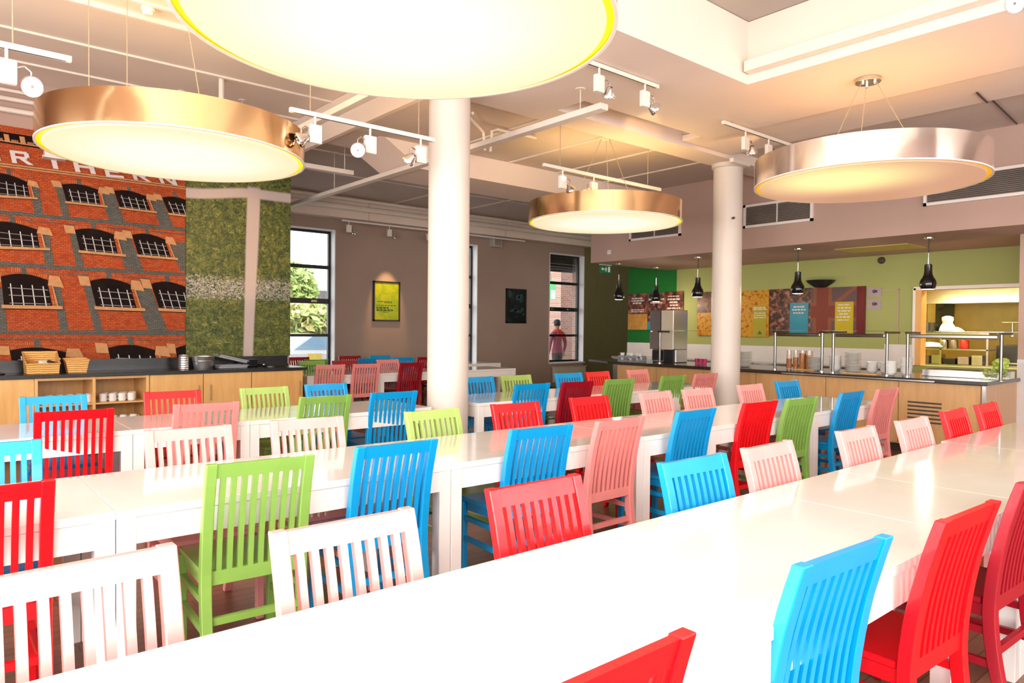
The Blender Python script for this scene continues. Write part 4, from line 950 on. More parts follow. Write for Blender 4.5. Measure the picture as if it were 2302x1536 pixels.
('dark',3,[(0.021,3.159),(0.053,3.164),(0.084,3.166),(0.115,3.166),(0.147,3.161),(0.179,3.152),(0.211,3.139),(0.243,3.123),(0.276,3.106),(0.31,3.088),(0.344,3.07),(0.364,2.914),(0.02,2.882)]),
('tan',4,[(-0.062,3.234),(0.018,3.207),(0.018,3.104),(-0.064,3.12)]),
('tan',4,[(0.346,3.098),(0.418,3.072),(0.447,3.014),(0.334,3.041)]),
('brickl',4,[(0.337,3.044),(0.365,3.035),(0.389,2.917),(0.357,2.914)]),
('tan',5,[(0.361,3.036),(0.371,3.034),(0.4,2.918),(0.389,2.917)]),
('white',4,[(0.075,3.087),(0.082,3.086),(0.084,2.893),(0.077,2.892)]),
('white',4,[(0.148,3.069),(0.155,3.068),(0.161,2.9),(0.153,2.899)]),
('white',4,[(0.222,3.06),(0.229,3.058),(0.239,2.906),(0.231,2.906)]),
('white',4,[(0.297,3.042),(0.304,3.041),(0.317,2.913),(0.309,2.913)]),
('bar',4,[(0.059,3.054),(0.334,3.016),(0.335,3.012),(0.059,3.047)]),
('bar',4,[(0.06,2.985),(0.339,2.974),(0.34,2.97),(0.06,2.979)]),
('bar',4,[(0.06,2.912),(0.345,2.929),(0.345,2.925),(0.06,2.905)]),
('tan',5,[(0.003,2.886),(0.428,2.923),(0.431,2.906),(0.003,2.849)]),
('dark',4,[(0.003,2.849),(0.431,2.906),(0.432,2.902),(0.003,2.842)]),
('brickl',2,[(-0.129,2.589),(-0.081,2.598),(-0.032,2.604),(0.017,2.608),(0.066,2.607),(0.117,2.602),(0.167,2.593),(0.219,2.581),(0.271,2.566),(0.324,2.55),(0.377,2.534),(0.374,2.575),(0.321,2.594),(0.268,2.611),(0.216,2.628),(0.165,2.642),(0.114,2.653),(0.064,2.66),(0.014,2.663),(-0.035,2.662),(-0.083,2.657),(-0.131,2.65)]),
('grey',3,[(0.087,2.679),(0.143,2.668),(0.147,2.589),(0.092,2.596)]),
('dark',3,[(-0.128,2.584),(-0.08,2.593),(-0.032,2.599),(0.017,2.603),(0.067,2.602),(0.117,2.597),(0.168,2.589),(0.219,2.577),(0.271,2.562),(0.324,2.546),(0.377,2.53),(0.391,2.343),(-0.117,2.306)]),
('tan',4,[(-0.26,2.648),(-0.135,2.631),(-0.131,2.529),(-0.255,2.537)]),
('tan',4,[(0.385,2.566),(0.503,2.55),(0.536,2.476),(0.359,2.494)]),
('brickl',4,[(0.364,2.498),(0.406,2.491),(0.428,2.345),(0.38,2.342)]),
('tan',5,[(0.401,2.492),(0.417,2.49),(0.444,2.347),(0.428,2.345)]),
('white',4,[(-0.043,2.517),(-0.032,2.516),(-0.023,2.318),(-0.034,2.317)]),
('white',4,[(0.069,2.505),(0.08,2.504),(0.09,2.326),(0.078,2.325)]),
('white',4,[(0.183,2.502),(0.194,2.502),(0.204,2.334),(0.193,2.333)]),
('white',4,[(0.299,2.491),(0.311,2.49),(0.321,2.342),(0.309,2.341)]),
('bar',4,[(-0.066,2.481),(0.356,2.464),(0.356,2.459),(-0.065,2.475)]),
('bar',4,[(-0.063,2.412),(0.359,2.414),(0.36,2.409),(-0.062,2.405)]),
('bar',4,[(-0.059,2.337),(0.363,2.36),(0.363,2.355),(-0.059,2.331)]),
('tan',5,[(-0.141,2.31),(0.487,2.353),(0.489,2.331),(-0.14,2.273)]),
('dark',4,[(-0.14,2.273),(0.489,2.331),(0.489,2.327),(-0.139,2.266)]),
('brickl',2,[(-0.038,1.996),(0.006,2.011),(0.05,2.025),(0.095,2.034),(0.139,2.04),(0.184,2.04),(0.229,2.035),(0.275,2.025),(0.322,2.01),(0.37,1.993),(0.418,1.975),(0.413,2.042),(0.365,2.061),(0.318,2.079),(0.272,2.094),(0.227,2.104),(0.182,2.11),(0.138,2.111),(0.094,2.106),(0.05,2.097),(0.007,2.084),(-0.037,2.069)]),
('grey',3,[(0.159,2.141),(0.208,2.137),(0.212,2.026),(0.162,2.028)]),
('dark',3,[(-0.038,1.989),(0.006,2.004),(0.05,2.018),(0.095,2.028),(0.139,2.033),(0.184,2.034),(0.23,2.028),(0.276,2.018),(0.322,2.004),(0.37,1.987),(0.418,1.969),(0.443,1.664),(-0.043,1.655)]),
('tan',4,[(-0.154,2.052),(-0.042,2.046),(-0.044,1.922),(-0.158,1.926)]),
('tan',4,[(0.423,2.029),(0.527,2.023),(0.566,1.892),(0.404,1.909)]),
('brickl',4,[(0.408,1.915),(0.447,1.907),(0.478,1.664),(0.433,1.663)]),
('tan',5,[(0.442,1.907),(0.457,1.907),(0.493,1.664),(0.478,1.664)]),
('white',4,[(0.037,1.913),(0.047,1.913),(0.047,1.663),(0.037,1.663)]),
('white',4,[(0.139,1.904),(0.15,1.904),(0.154,1.665),(0.144,1.665)]),
('white',4,[(0.243,1.907),(0.254,1.907),(0.264,1.667),(0.253,1.666)]),
('white',4,[(0.35,1.898),(0.36,1.898),(0.375,1.669),(0.364,1.668)]),
('bar',4,[(0.014,1.868),(0.403,1.86),(0.403,1.852),(0.014,1.859)]),
('bar',4,[(0.014,1.782),(0.409,1.78),(0.409,1.772),(0.014,1.773)]),
('bar',4,[(0.013,1.689),(0.415,1.694),(0.416,1.686),(0.013,1.681)]),
('tan',5,[(-0.066,1.661),(0.534,1.671),(0.538,1.632),(-0.067,1.617)]),
('dark',4,[(-0.067,1.617),(0.538,1.632),(0.538,1.625),(-0.067,1.609)]),
('letter',3,[(0.5,3.426),(0.694,3.423),(0.701,3.395),(0.506,3.399)]),
('letter',3,[(0.523,3.317),(0.724,3.312),(0.731,3.285),(0.529,3.289)]),
('letter',3,[(0.5,3.426),(0.548,3.425),(0.579,3.288),(0.529,3.289)]),
('letter',3,[(0.645,3.424),(0.694,3.423),(0.731,3.285),(0.68,3.286)]),
('letter',3,[(0.215,3.439),(0.25,3.437),(0.282,3.307),(0.246,3.306)]),
('letter',3,[(0.341,3.434),(0.377,3.432),(0.413,3.311),(0.376,3.31)]),
('letter',3,[(0.215,3.439),(0.26,3.437),(0.413,3.311),(0.365,3.31)]),
('letter',3,[(0.808,3.419),(0.853,3.42),(0.881,3.278),(0.835,3.278)]),
('letter',3,[(0.808,3.419),(0.97,3.422),(0.976,3.394),(0.813,3.391)]),
('letter',3,[(0.94,3.407),(0.987,3.408),(0.998,3.358),(0.951,3.358)]),
('letter',3,[(0.819,3.36),(0.973,3.362),(0.979,3.337),(0.824,3.334)]),
('letter',3,[(0.89,3.342),(0.948,3.343),(1.041,3.28),(0.981,3.279)]),
('letter',3,[(1.115,3.418),(1.329,3.401),(1.334,3.376),(1.123,3.389)]),
('letter',3,[(1.196,3.412),(1.251,3.407),(1.28,3.273),(1.228,3.273)]),
('letter',3,[(1.417,3.414),(1.468,3.413),(1.504,3.27),(1.451,3.269)]),
('letter',3,[(1.571,3.412),(1.624,3.412),(1.665,3.271),(1.611,3.271)]),
('letter',3,[(1.472,3.356),(1.598,3.356),(1.606,3.327),(1.479,3.327)]),
('letter',3,[(1.738,3.405),(1.781,3.403),(1.825,3.26),(1.774,3.257)]),
('letter',3,[(1.738,3.405),(1.896,3.399),(1.91,3.372),(1.745,3.375)]),
('letter',3,[(1.752,3.346),(1.905,3.346),(1.916,3.322),(1.759,3.319)]),
('letter',3,[(1.767,3.287),(1.96,3.294),(1.973,3.267),(1.774,3.257)]),
('letter',3,[(2.034,3.389),(2.078,3.387),(2.125,3.266),(2.08,3.267)]),
('letter',3,[(2.034,3.389),(2.193,3.382),(2.203,3.359),(2.043,3.365)]),
('letter',3,[(2.166,3.372),(2.211,3.37),(2.228,3.328),(2.182,3.33)]),
('letter',3,[(2.053,3.338),(2.204,3.333),(2.212,3.311),(2.061,3.316)]),
('letter',3,[(2.125,3.32),(2.181,3.318),(2.279,3.262),(2.222,3.264)]),
('letter',3,[(2.328,3.392),(2.373,3.39),(2.434,3.265),(2.391,3.266)]),
('letter',3,[(2.488,3.387),(2.534,3.385),(2.589,3.261),(2.545,3.262)]),
('letter',3,[(2.328,3.392),(2.385,3.39),(2.589,3.261),(2.533,3.263)])]

def mural():
    b = MB(); b.box(-1.25, 2.688, 9.826, 9.849, 1.036, 3.69, 'mural_brick')
    for k, (m, l, p) in enumerate(MURAL):
        y = 9.8255-0.004*l-k*1.2e-5
        b.add([(x, y, z) for x, z in p], [tuple(range(len(p)))], 'mural_'+m)
    return b
tag(mural().build('brick_mural'), 'mural photograph of a red brick mill with barred windows and white letters', 'mural')
tag(MB().box(2.690, 4.10, 9.812, 9.849, 1.036, 3.69, 'mural_grass').build('grass_mural'), 'mural photograph of grass with a blurred white goal post', 'mural')

# ------------------------------------------------------------------ left counter
def door(parent, x0, x1, hx, z0=0.10, z1=0.855):
    d = MB().box(x0+0.003, x1-0.003, 9.165, 9.185, z0, z1, 'beech').build('door', parent, bevel=0.001)
    if hx is not None: MB().cyl((hx, 9.145, 0.52), (hx, 9.145, 0.72), 0.005, 'handle_steel', 8).cyl((hx, 9.145, 0.54), (hx, 9.166, 0.54), 0.004, 'handle_steel', 6).cyl((hx, 9.145, 0.70), (hx, 9.166, 0.70), 0.004, 'handle_steel', 6).build('handle', d)
def carcass(x0, x1, label):
    t = thing('base_cabinet', label, 'cabinet', (0, 0, 0), group='beech base cabinets')
    MB().box(x0, x1, 9.19, 9.80, 0.08, 0.86, 'beech').build('body', t)
    MB().box(x0, x1, 9.24, 9.80, 0.0, 0.08, 'worktop_black').build('plinth', t)
    return t
t = carcass(-1.2, 0.97, 'beech cabinet with closed doors left of the mug shelves'); door(t, -1.2, -0.12, -0.2); door(t, -0.12, 0.97, -0.02)
t = thing('mug_shelf_unit', 'open beech shelf unit full of white mugs', 'shelf unit', (0, 0, 0))
b = MB()
for x in (0.97, 1.518, 2.07): b.box(x, x+0.03, 9.165, 9.80, 0.06, 0.86, 'beech')
b.box(0.97, 2.10, 9.17, 9.80, 0.832, 0.86, 'beech_rail').box(0.97, 2.10, 9.165, 9.80, 0.06, 0.09, 'beech_rail'); b.build('frame', t)
MB().box(1.0, 2.07, 9.17, 9.79, 0.545, 0.562, 'beech_rail').build('shelf', t)
MB().box(1.0, 2.07, 9.17, 9.79, 0.285, 0.302, 'beech_rail').build('shelf', t)
MB().box(0.97, 2.10, 9.785, 9.80, 0.06, 0.86, 'beech').build('back_panel', t)
MB().box(0.97, 2.10, 9.24, 9.80, 0.0, 0.06, 'worktop_black').build('plinth', t)
t = carcass(2.10, 3.31, 'beech cabinet with a pair of doors below the grass mural'); door(t, 2.11, 2.715, 2.66); door(t, 2.72, 3.31, 2.80)
t = carcass(3.31, 4.02, 'beech end cabinet nearest the windows'); door(t, 3.32, 4.01, 3.965)
t = thing('worktop', 'long black worktop with upstand below the murals', 'worktop', (0, 0, 0))
MB().box(-1.3, 4.06, 9.13, 9.82, 0.862, 0.902, 'worktop_black').build('slab', t, bevel=0.004)
MB().box(-1.3, 4.05, 9.79, 9.849, 0.902, 1.035, 'worktop_black').build('upstand', t)
MB().box(-1.3, 4.05, 9.75, 9.79, 0.902, 0.925, 'worktop_black').build('fillet', t)
for i, (x, y, lab) in enumerate(((0.62, 9.42, 'oval black waste ring let into the left end of the worktop'), (3.70, 9.50, 'black waste ring at the right end of the worktop'))):
    tag(MB().lathe([(0.10, 0), (0.115, 0.004), (0.115, 0.012), (0.10, 0.016), (0.095, 0.012), (0.095, 0)], 'black_gloss', (x, y, 0.902), 28, cap=False).build('waste_ring'), lab, 'ring')
tag(MB().lathe([(0.02, 0), (0.026, 0.01), (0.025, 0.025), (0.012, 0.035)], 'steel', (3.66, 9.66, 0.902), 16).build('steel_lid'), 'small steel lid on the black worktop at right', 'lid')
# mugs
def mug():
    t = thing('mug', 'x', 'mug', (0, 0, 0), group='white mugs in the open shelves')
    MB().lathe([(0.034, 0.0), (0.040, 0.006), (0.040, 0.085), (0.032, 0.094), (0.012, 0.097)], 'porcelain', n=18).build('cup', t)
    MB().tube([(0.038, 0, 0.075), (0.058, 0, 0.072), (0.066, 0, 0.05), (0.058, 0, 0.026), (0.038, 0, 0.022)], 0.005, 'porcelain', 6).build('handle', t)
    return t
mg = None
def put_mug(x, y, z, rz, lab):
    global mg
    if mg is None:
        mg = mug(); mg.location = (x, y, z); mg.rotation_euler = (0, 0, rz); mg['label'] = lab
    else: copy_tree(mg, (x, y, z), rz, lab)
for sx, sh in ((1.05, 'upper left'), (1.60, 'upper right')):
    for r, rn in ((0, 'front'), (1, 'back')):
        for k in range(4 if sx > 1.5 else 5):
            put_mug(sx+0.045+k*0.098+0.04*r, 9.30+r*0.13, 0.562, 0.4+random.uniform(-.4, .4), 'white upturned mug, %s in the %s row of the %s shelf' % (ORD[k], rn, sh))
for sx, sh in ((1.05, 'lower left'), (1.60, 'lower right')):
    for k in range(4): put_mug(sx+0.05+k*0.105, 9.32, 0.302, 0.4+random.uniform(-.4, .4), 'white upturned mug, %s on the %s shelf' % (ORD[k], sh))
# wicker baskets
def basket(name, label, x, y, w0, w1, d, hb, hf):
    """w0 bottom width, w1 top width, d depth, hb/hf heights at back and front"""
    t = thing(name, label, 'basket', (x, y, 0.904), group='wicker baskets on the worktop')
    a, c, e = w0/2, w1/2, 0.012
    def side(p, q, r, s_, off): return MB().prism([p, q, r, s_], off, 'wicker')
    MB().box(-a, a, -d/2, d/2, 0, 0.012, 'wicker').build('base', t)
    side((-a, -d/2, 0.01), (a, -d/2, 0.01), (a+(c-a)*hf/hb, -d/2-0.01, hf), (-a-(c-a)*hf/hb, -d/2-0.01, hf), (0, e, 0)).build('front_wall', t)
    side((-a, d/2, 0.01), (a, d/2, 0.01), (c, d/2, hb), (-c, d/2, hb), (0, -e, 0)).build('back_wall', t)
    for s in (-1, 1):
        k = (c-a)*hf/hb
        side((s*a, -d/2, 0.01), (s*a, d/2, 0.01), (s*c, d/2, hb), (s*(a+k), -d/2, hf), (-s*e, 0, 0)).build('side_wall', t)
    MB().tube([(-a-(c-a)*hf/hb, -d/2-0.01, hf), (a+(c-a)*hf/hb, -d/2-0.01, hf), (c, d/2, hb), (-c, d/2, hb), (-a-(c-a)*hf/hb, -d/2-0.01, hf)], 0.009, 'wicker', 6).build('rim', t)
    return t
basket('wicker_basket', 'larger sloping wicker basket at the left end of the black worktop', 1.06, 9.40, 0.30, 0.33, 0.28, 0.235, 0.11)
basket('wicker_basket', 'small wicker basket right of the larger sloping basket', 1.39, 9.38, 0.18, 0.235, 0.18, 0.155, 0.145)
for k, (dx, m, lab) in enumerate(((-0.10, 'wicker', 'tan sachet lying in the larger wicker basket'), (0.02, 'linen_white', 'white packet lying in the larger wicker basket'), (0.09, 'hair_dark', 'dark packet lying in the larger wicker basket'))):
    o = MB().box(-0.045, 0.045, -0.05, 0.05, 0, 0.05, m).build('sachet', bevel=0.012); o.location = (1.06+dx, 9.40, 0.985); o.rotation_euler = (0.5, 0.2*k-0.2, 0.5*k); tag(o, lab, 'sachet', 'sachets in the basket')
tag(MB().box(1.00, 1.20, 9.33, 9.47, 0.916, 0.984, 'wicker').build('basket_liner'), 'woven liner inside the larger wicker basket', 'liner')
# cutlery pots and trays
t = thing('cutlery_canister', 'tall ribbed chrome canister on the worktop below the mural join', 'canister', (2.565, 9.45, 0.903))
pr = [(0.058, 0.0)]
for k in range(6): pr += [(0.060, 0.005+k*0.028), (0.056, 0.018+k*0.028), (0.060, 0.028+k*0.028)]
MB().lathe(pr+[(0.052, 0.178), (0.050, 0.10)], 'bucket_metal', n=28, cap=True).build('body', t)
t = thing('metal_bucket', 'flared shiny metal bucket beside the chrome canister', 'bucket', (2.80, 9.45, 0.903))
MB().lathe([(0.105, 0), (0.11, 0.01), (0.137, 0.15), (0.142, 0.158), (0.134, 0.158), (0.104, 0.02)], 'bucket_metal', n=36).build('body', t)
MB().lathe([(0.126, 0.095), (0.130, 0.10), (0.129, 0.105)], 'steel', n=36, cap=False).build('band', t)
for k in range(2):
    o = MB().box(-0.18, 0.18, -0.12, 0.12, 0, 0.03, 'grey_plastic').box(-0.20, 0.20, -0.14, -0.12, 0.025, 0.04, 'grey_plastic').box(-0.20, 0.20, 0.12, 0.14, 0.025, 0.04, 'grey_plastic').box(-0.20, -0.18, -0.14, 0.14, 0.025, 0.04, 'grey_plastic').box(0.18, 0.20, -0.14, 0.14, 0.025, 0.04, 'grey_plastic').build('serving_tray', bevel=0.004)
    o.location = (3.14, 9.45, 0.905 if k == 0 else 1.005); o.rotation_euler = (0, 0.0 if k == 0 else 0.24, 0)
    tag(o, ['flat grey tray lying on the worktop beside the bucket', 'tilted grey tray resting on top of the flat one'][k], 'tray', 'grey trays')
t = thing('tray_stand', 'low black tray stand between the tilted tray and the waste ring', 'stand', (3.42, 9.62, 0.903))
MB().box(-0.10, 0.12, -0.08, 0.08, 0, 0.09, 'black_gloss').build('body', t, bevel=0.008); MB().box(-0.12, 0.14, -0.09, 0.09, 0.09, 0.10, 'dispenser_dark').build('top', t)

# ------------------------------------------------------------------ pictures on the window wall
t = thing('framed_poster', 'black framed bright green poster lit by a spot on the taupe wall', 'poster', (7.50, 12.985, 1.58))
MB().box(-0.315, -0.285, -0.03, 0.01, 0, 0.83, 'black_frame').box(0.285, 0.315, -0.03, 0.01, 0, 0.83, 'black_frame').box(-0.315, 0.315, -0.03, 0.01, 0, 0.03, 'black_frame').box(-0.315, 0.315, -0.03, 0.01, 0.80, 0.83, 'black_frame').build('frame', t)
pz = MB().box(-0.285, 0.285, -0.012, 0.008, 0.03, 0.80, 'poster_green').build('print', t)
b = MB()
for z, x0, x1, hh in ((0.41, -0.22, 0.13, 0.008), (0.385, -0.05, 0.15, 0.008), (0.33, -0.24, 0.22, 0.008), (0.28, -0.24, 0.06, 0.02), (0.23, -0.24, 0.19, 0.02), (0.19, -0.1, 0.04, 0.008)):
    x = x0
    while x < x1-0.03:
        w = random.uniform(0.03, 0.09); b.box(x, min(x+w, x1), -0.014, -0.012, z-hh, z+hh, 'poster_text'); x += w+0.015
b.build('lettering', pz)
t = thing('framed_poster', 'dark framed poster with faint pale motifs right of the central column', 'poster', (11.05, 12.985, 1.58))
MB().box(-0.315, -0.285, -0.03, 0.01, 0, 0.83, 'black_frame').box(0.285, 0.315, -0.03, 0.01, 0, 0.83, 'black_frame').box(-0.315, 0.315, -0.03, 0.01, 0, 0.03, 'black_frame').box(-0.315, 0.315, -0.03, 0.01, 0.80, 0.83, 'black_frame').build('frame', t)
pz = MB().box(-0.285, 0.285, -0.012, 0.008, 0.03, 0.80, 'poster_dark').build('print', t)
b = MB()
for cx, cz, sx, sz, a in ((-0.20, 0.70, 0.05, 0.10, 0.1), (0.05, 0.62, 0.06, 0.09, -0.4), (0.13, 0.66, 0.09, 0.03, 0.6), (0.15, 0.60, 0.09, 0.03, 0.6), (0.17, 0.54, 0.07, 0.025, 0.6), (-0.08, 0.31, 0.12, 0.04, 0.2), (0.06, 0.29, 0.13, 0.045, -0.1), (0.19, 0.33, 0.05, 0.05, 0.3), (0.23, 0.22, 0.04, 0.03, 0.9), (0.0, 0.15, 0.08, 0.008, 0)):
    c, s_ = math.cos(a), math.sin(a)
    b.poly([(cx+c*dx*sx-s_*dz*sz, -0.0135, cz+s_*dx*sx+c*dz*sz) for dx, dz in ((-1, -.5), (0, -1), (1, -.5), (1, .5), (0, 1), (-1, .5))], 'poster_pale')
b.build('motif', pz)
t = thing('radiator', 'cream panel radiator under the right-hand window', 'radiator', (12.83, 12.925, 0.10))
b = MB().box(-0.58, 0.58, -0.03, 0.03, 0, 0.38, 'radiator_cream')
for k in range(24): b.box(-0.56+k*0.047, -0.54+k*0.047, -0.04, -0.03, 0.02, 0.36, 'radiator_cream')
b.build('panel', t, bevel=0.003); MB().box(-0.60, 0.60, -0.045, 0.045, 0.38, 0.40, 'radiator_cream').build('top_grille', t); MB().cyl((0.62, 0, 0.06), (0.62, 0, -0.10), 0.012, 'chrome', 8).build('valve', t)
for s in (-0.5, 0.5): MB().box(s-0.02, s+0.02, 0.03, 0.07, 0.1, 0.3, 'radiator_cream').build('bracket', t)

# ------------------------------------------------------------------ bulkhead fittings
def vent(y0, y1, z0, z1, label):
    t = thing('vent_grille', label, 'vent', (9.395, (y0+y1)/2, z0), group='vents in the bulkhead')
    w = (y1-y0)/2; h = z1-z0; f = 0.035
    MB().box(-0.03, 0.005, -w, w, 0, f, 'frame_white').box(-0.03, 0.005, -w, w, h-f, h, 'frame_white').box(-0.03, 0.005, -w, -w+f, 0, h, 'frame_white').box(-0.03, 0.005, w-f, w, 0, h, 'frame_white').box(-0.02, 0.0, -0.008, 0.008, f, h-f, 'frame_white').build('frame', t)
    MB().box(-0.004, 0.004, -w+f, w-f, f, h-f, 'grille_dark').build('recess', t)
    b = MB()
    n = int((h-2*f)/0.022)
    for k in range(n):
        z = f+0.011+k*0.022; b.prism([(-0.022, -w+f, z-0.006), (-0.008, -w+f, z+0.006), (-0.006, -w+f, z+0.004), (-0.020, -w+f, z-0.008)], (0, 2*w-2*f, 0), 'grille_grey')
    b.build('louvres', t)
vent(6.96, 8.02, 2.97, 3.32, 'white framed vent grille above the smallest drum lamp rim, leftmost on the bulkhead')
vent(4.77, 5.83, 2.965, 3.305, 'white framed vent grille between the right column and the silver lamp')
vent(1.30, 3.38, 2.985, 3.325, 'long white framed vent grille at the right edge of the bulkhead')
tag(MB().box(9.385, 9.40, 8.46, 8.54, 2.78, 2.86, 'frame_white').build('sensor_plate', bevel=0.003), 'small white square plate at the left end of the bulkhead', 'plate')
t = thing('exit_sign', 'green emergency exit sign hung below the left end of the bulkhead', 'exit sign', (9.98, 9.12, 2.52))
MB().box(-0.20, 0.20, -0.015, 0.015, 0, 0.20, 'exit_green').build('panel', t)
MB().box(-0.21, 0.21, -0.025, 0.025, 0.20, 0.235, 'frame_white').box(-0.01, 0.01, -0.01, 0.01, 0.235, 2.053, 'frame_white').build('housing', t)
b = MB(); y = -0.0165
b.box(0.09, 0.165, y, -0.015, 0.03, 0.17, 'sign_white').poly([(-0.17, y, 0.10), (-0.12, y, 0.15), (-0.12, y, 0.12), (-0.06, y, 0.12), (-0.06, y, 0.08), (-0.12, y, 0.08), (-0.12, y, 0.05)], 'sign_white')
for pts in ([(0.0, .165), (0.025, .165), (0.025, .14), (0.0, .14)], [(-.01, .135), (.03, .135), (.02, .085), (-.015, .085)], [(-.015, .09), (.005, .09), (-.02, .035), (-.035, .04)], [(.0, .09), (.02, .09), (.045, .045), (.03, .035)], [(.025, .13), (.06, .10), (.05, .09), (.02, .115)], [(-.01, .13), (-.04, .10), (-.03, .09), (.0, .115)]):
    b.poly([(x, y, z) for x, z in pts], 'sign_white')
b.build('pictogram', t)
t.scale = (0.72, 0.72, 0.72)
S(MB().box(10.3, 10.95, 3.9, 4.9, 2.650, 2.661, 'coffer_yellow'), 'access_panel')  # access panel lying flat against the servery soffit
tag(MB().lathe([(0.055, 0), (0.05, 0.03), (0.03, 0.045)], 'plug_dark', n=20).build('wall_dome'), 'dark round dome on the lime wall above the notices', 'dome')
o = bpy.data.objects['wall_dome']; o.location = (11.65, 4.79, 2.58); o.rotation_euler = (0, -PI/2, 0)
# black bottle-shaped pendants
def pendant(x, y, label):
    t = thing('pendant_lamp', label, 'pendant lamp', (x, y, 2.66), group='black pendants over the servery')
    MB().lathe([(0.060, -0.018), (0.062, -0.004), (0.058, 0)], 'chrome', n=20).build('ceiling_rose', t)
    MB().cyl((0, 0, -0.015), (0, 0, -0.20), 0.006, 'cable_dark', 6).build('cable', t); MB().cyl((0, 0, -0.20), (0, 0, -0.36), 0.007, 'chrome', 8).build('rod', t)
    z = -0.66
    MB().lathe([(0.075, z), (0.092, z+0.03), (0.098, z+0.07), (0.090, z+0.11), (0.064, z+0.155), (0.050, z+0.19), (0.045, z+0.24), (0.045, z+0.31), (0.036, z+0.318), (0.008, z+0.32)], 'black_gloss', n=28, cap=False).build('shade', t)
    MB().lathe([(0.076, z+0.002), (0.03, z+0.005)], 'pendant_glow', n=24).build('bulb_disc', t)
    return t
for (x, y), lab in zip(((9.85, 8.66), (10.95, 8.68), (9.85, 6.95), (9.85, 5.22), (9.85, 3.48)),
    ('leftmost black pendant, beside the exit sign', 'black pendant in front of the dark green wall', 'black pendant just left of the right column', 'black pendant in front of the meat poster', 'rightmost black pendant, by the kitchen hatch')):
    pendant(x, y, lab)

# ------------------------------------------------------------------ boards on the servery wall
def board(y0, y1, z0, z1, m, label, th=0.03):
    t = thing('menu_board', label, 'board', (11.649, (y0+y1)/2, z0), group='photo boards on the servery wall')
    w = (y1-y0)/2
    MB().box(-th, 0.0, -w, w, 0, z1-z0, m).build('panel', t)
    return t, w, z1-z0
def text_lines(parent, x, yc, rows, m='print_text', name='lettering'):
    b = MB()
    for z, half, hh in rows:
        y = yc+half
        while y > yc-half+0.02:
            w = random.uniform(0.03, 0.10); b.box(x-0.0015, x, max(y-w, yc-half), y, z-hh, z+hh, m); y -= w+0.014
    b.build(name, parent)
t, w, h = board(9.43, 9.95, 1.45, 2.21, 'print_burger', 'photo board of food on the green wall, leftmost, with an orange lower half')
MB().box(-0.034, -0.030, -w, w, 0, 0.33, 'print_bun').build('photo_strip', t); text_lines(t, -0.032, 0, [(0.66, 0.16, .014), (0.61, 0.17, .014), (0.56, 0.13, .014), (0.42, 0.17, .010), (0.38, 0.17, .010)])
t, w, h = board(8.97, 9.43, 1.45, 2.21, 'print_meat', 'narrow photo board of food between the first board and the steel dispenser')
MB().box(-0.034, -0.030, 0.08, w, 0, 0.17, 'print_cyan').build('colour_strip', t); text_lines(t, -0.032, 0, [(0.63, 0.2, .014), (0.56, 0.15, .014)])
t, w, h = board(8.54, 8.97, 1.45, 2.22, 'print_burger', 'dark red photo board with white lines of text above the steel dispenser')
text_lines(t, -0.032, 0, [(0.68, 0.15, .010), (0.62, 0.16, .016), (0.56, 0.11, .016), (0.50, 0.10, .014), (0.44, 0.16, .014), (0.39, 0.14, .010)])
t, w, h = board(7.35, 8.20, 1.35, 2.19, 'print_cheese', 'yellow photo board partly hidden by the right column')
MB().box(-0.034, -0.030, 0.12, w, 0.44, h, 'print_burger').build('photo_strip', t)
t, w, h = board(6.69, 7.35, 1.34, 2.18, 'print_cheese', 'yellow photo board with an olive text box right of the column')
MB().box(-0.034, -0.030, -w+0.05, -0.02, 0, 0.56, 'print_olive').build('text_box', t); text_lines(t, -0.036, -0.16, [(0.53, 0.13, .010), (0.50, 0.13, .010), (0.43, 0.11, .008), (0.39, 0.12, .008), (0.35, 0.12, .008)])
b = MB(); b.poly([(-0.0355, -0.11, 0.05), (-0.0355, -0.21, 0.05), (-0.0355, -0.16, 0.12)], 'poster_text').build('logo', t)
t, w, h = board(5.92, 6.69, 1.37, 2.19, 'print_meat', 'photo board of grilled meat with a cyan text box')
MB().box(-0.034, -0.030, -w+0.04, -w+0.37, 0, 0.57, 'print_cyan').build('text_box', t); text_lines(t, -0.036, -w+0.205, [(0.50, 0.10, .012), (0.45, 0.12, .012), (0.395, 0.10, .012)])
text_lines(t, -0.036, -w+0.12, [(0.03, 0.05, .014)], 'poster_text', 'logo')
t, w, h = board(5.02, 5.92, 1.42, 2.185, 'print_purple', 'woven flag pattern board with a yellow text box and dark red edge')
MB().box(-0.0316, -0.030, w-0.36, w-0.04, 0, h, 'print_orange').box(-0.0320, -0.030, -w+0.14, w, 0.20, 0.52, 'print_orange').box(-0.0326, -0.030, w-0.30, w-0.10, 0, h, 'print_rust').box(-0.0332, -0.030, -w+0.14, w, 0.26, 0.46, 'print_rust').build('cross_band', t)
b = MB()
for p in ([(-0.02, 0.50), (0.10, 0.50), (-0.24, h), (-0.33, h)],): b.poly([(-0.0340, y-0.02, z) for y, z in p], 'print_orange')
b.build('diagonal_band', t)
MB().box(-0.035, -0.030, -w, -w+0.13, 0, h, 'board_red').build('edge_strip', t)
MB().box(-0.037, -0.030, -w+0.18, -w+0.48, 0, 0.52, 'print_yellow').build('text_box', t)
text_lines(t, -0.039, -w+0.33, [(0.47, 0.10, .010), (0.42, 0.11, .012), (0.37, 0.10, .012), (0.32, 0.08, .012), (0.27, 0.12, .012), (0.22, 0.11, .010)])
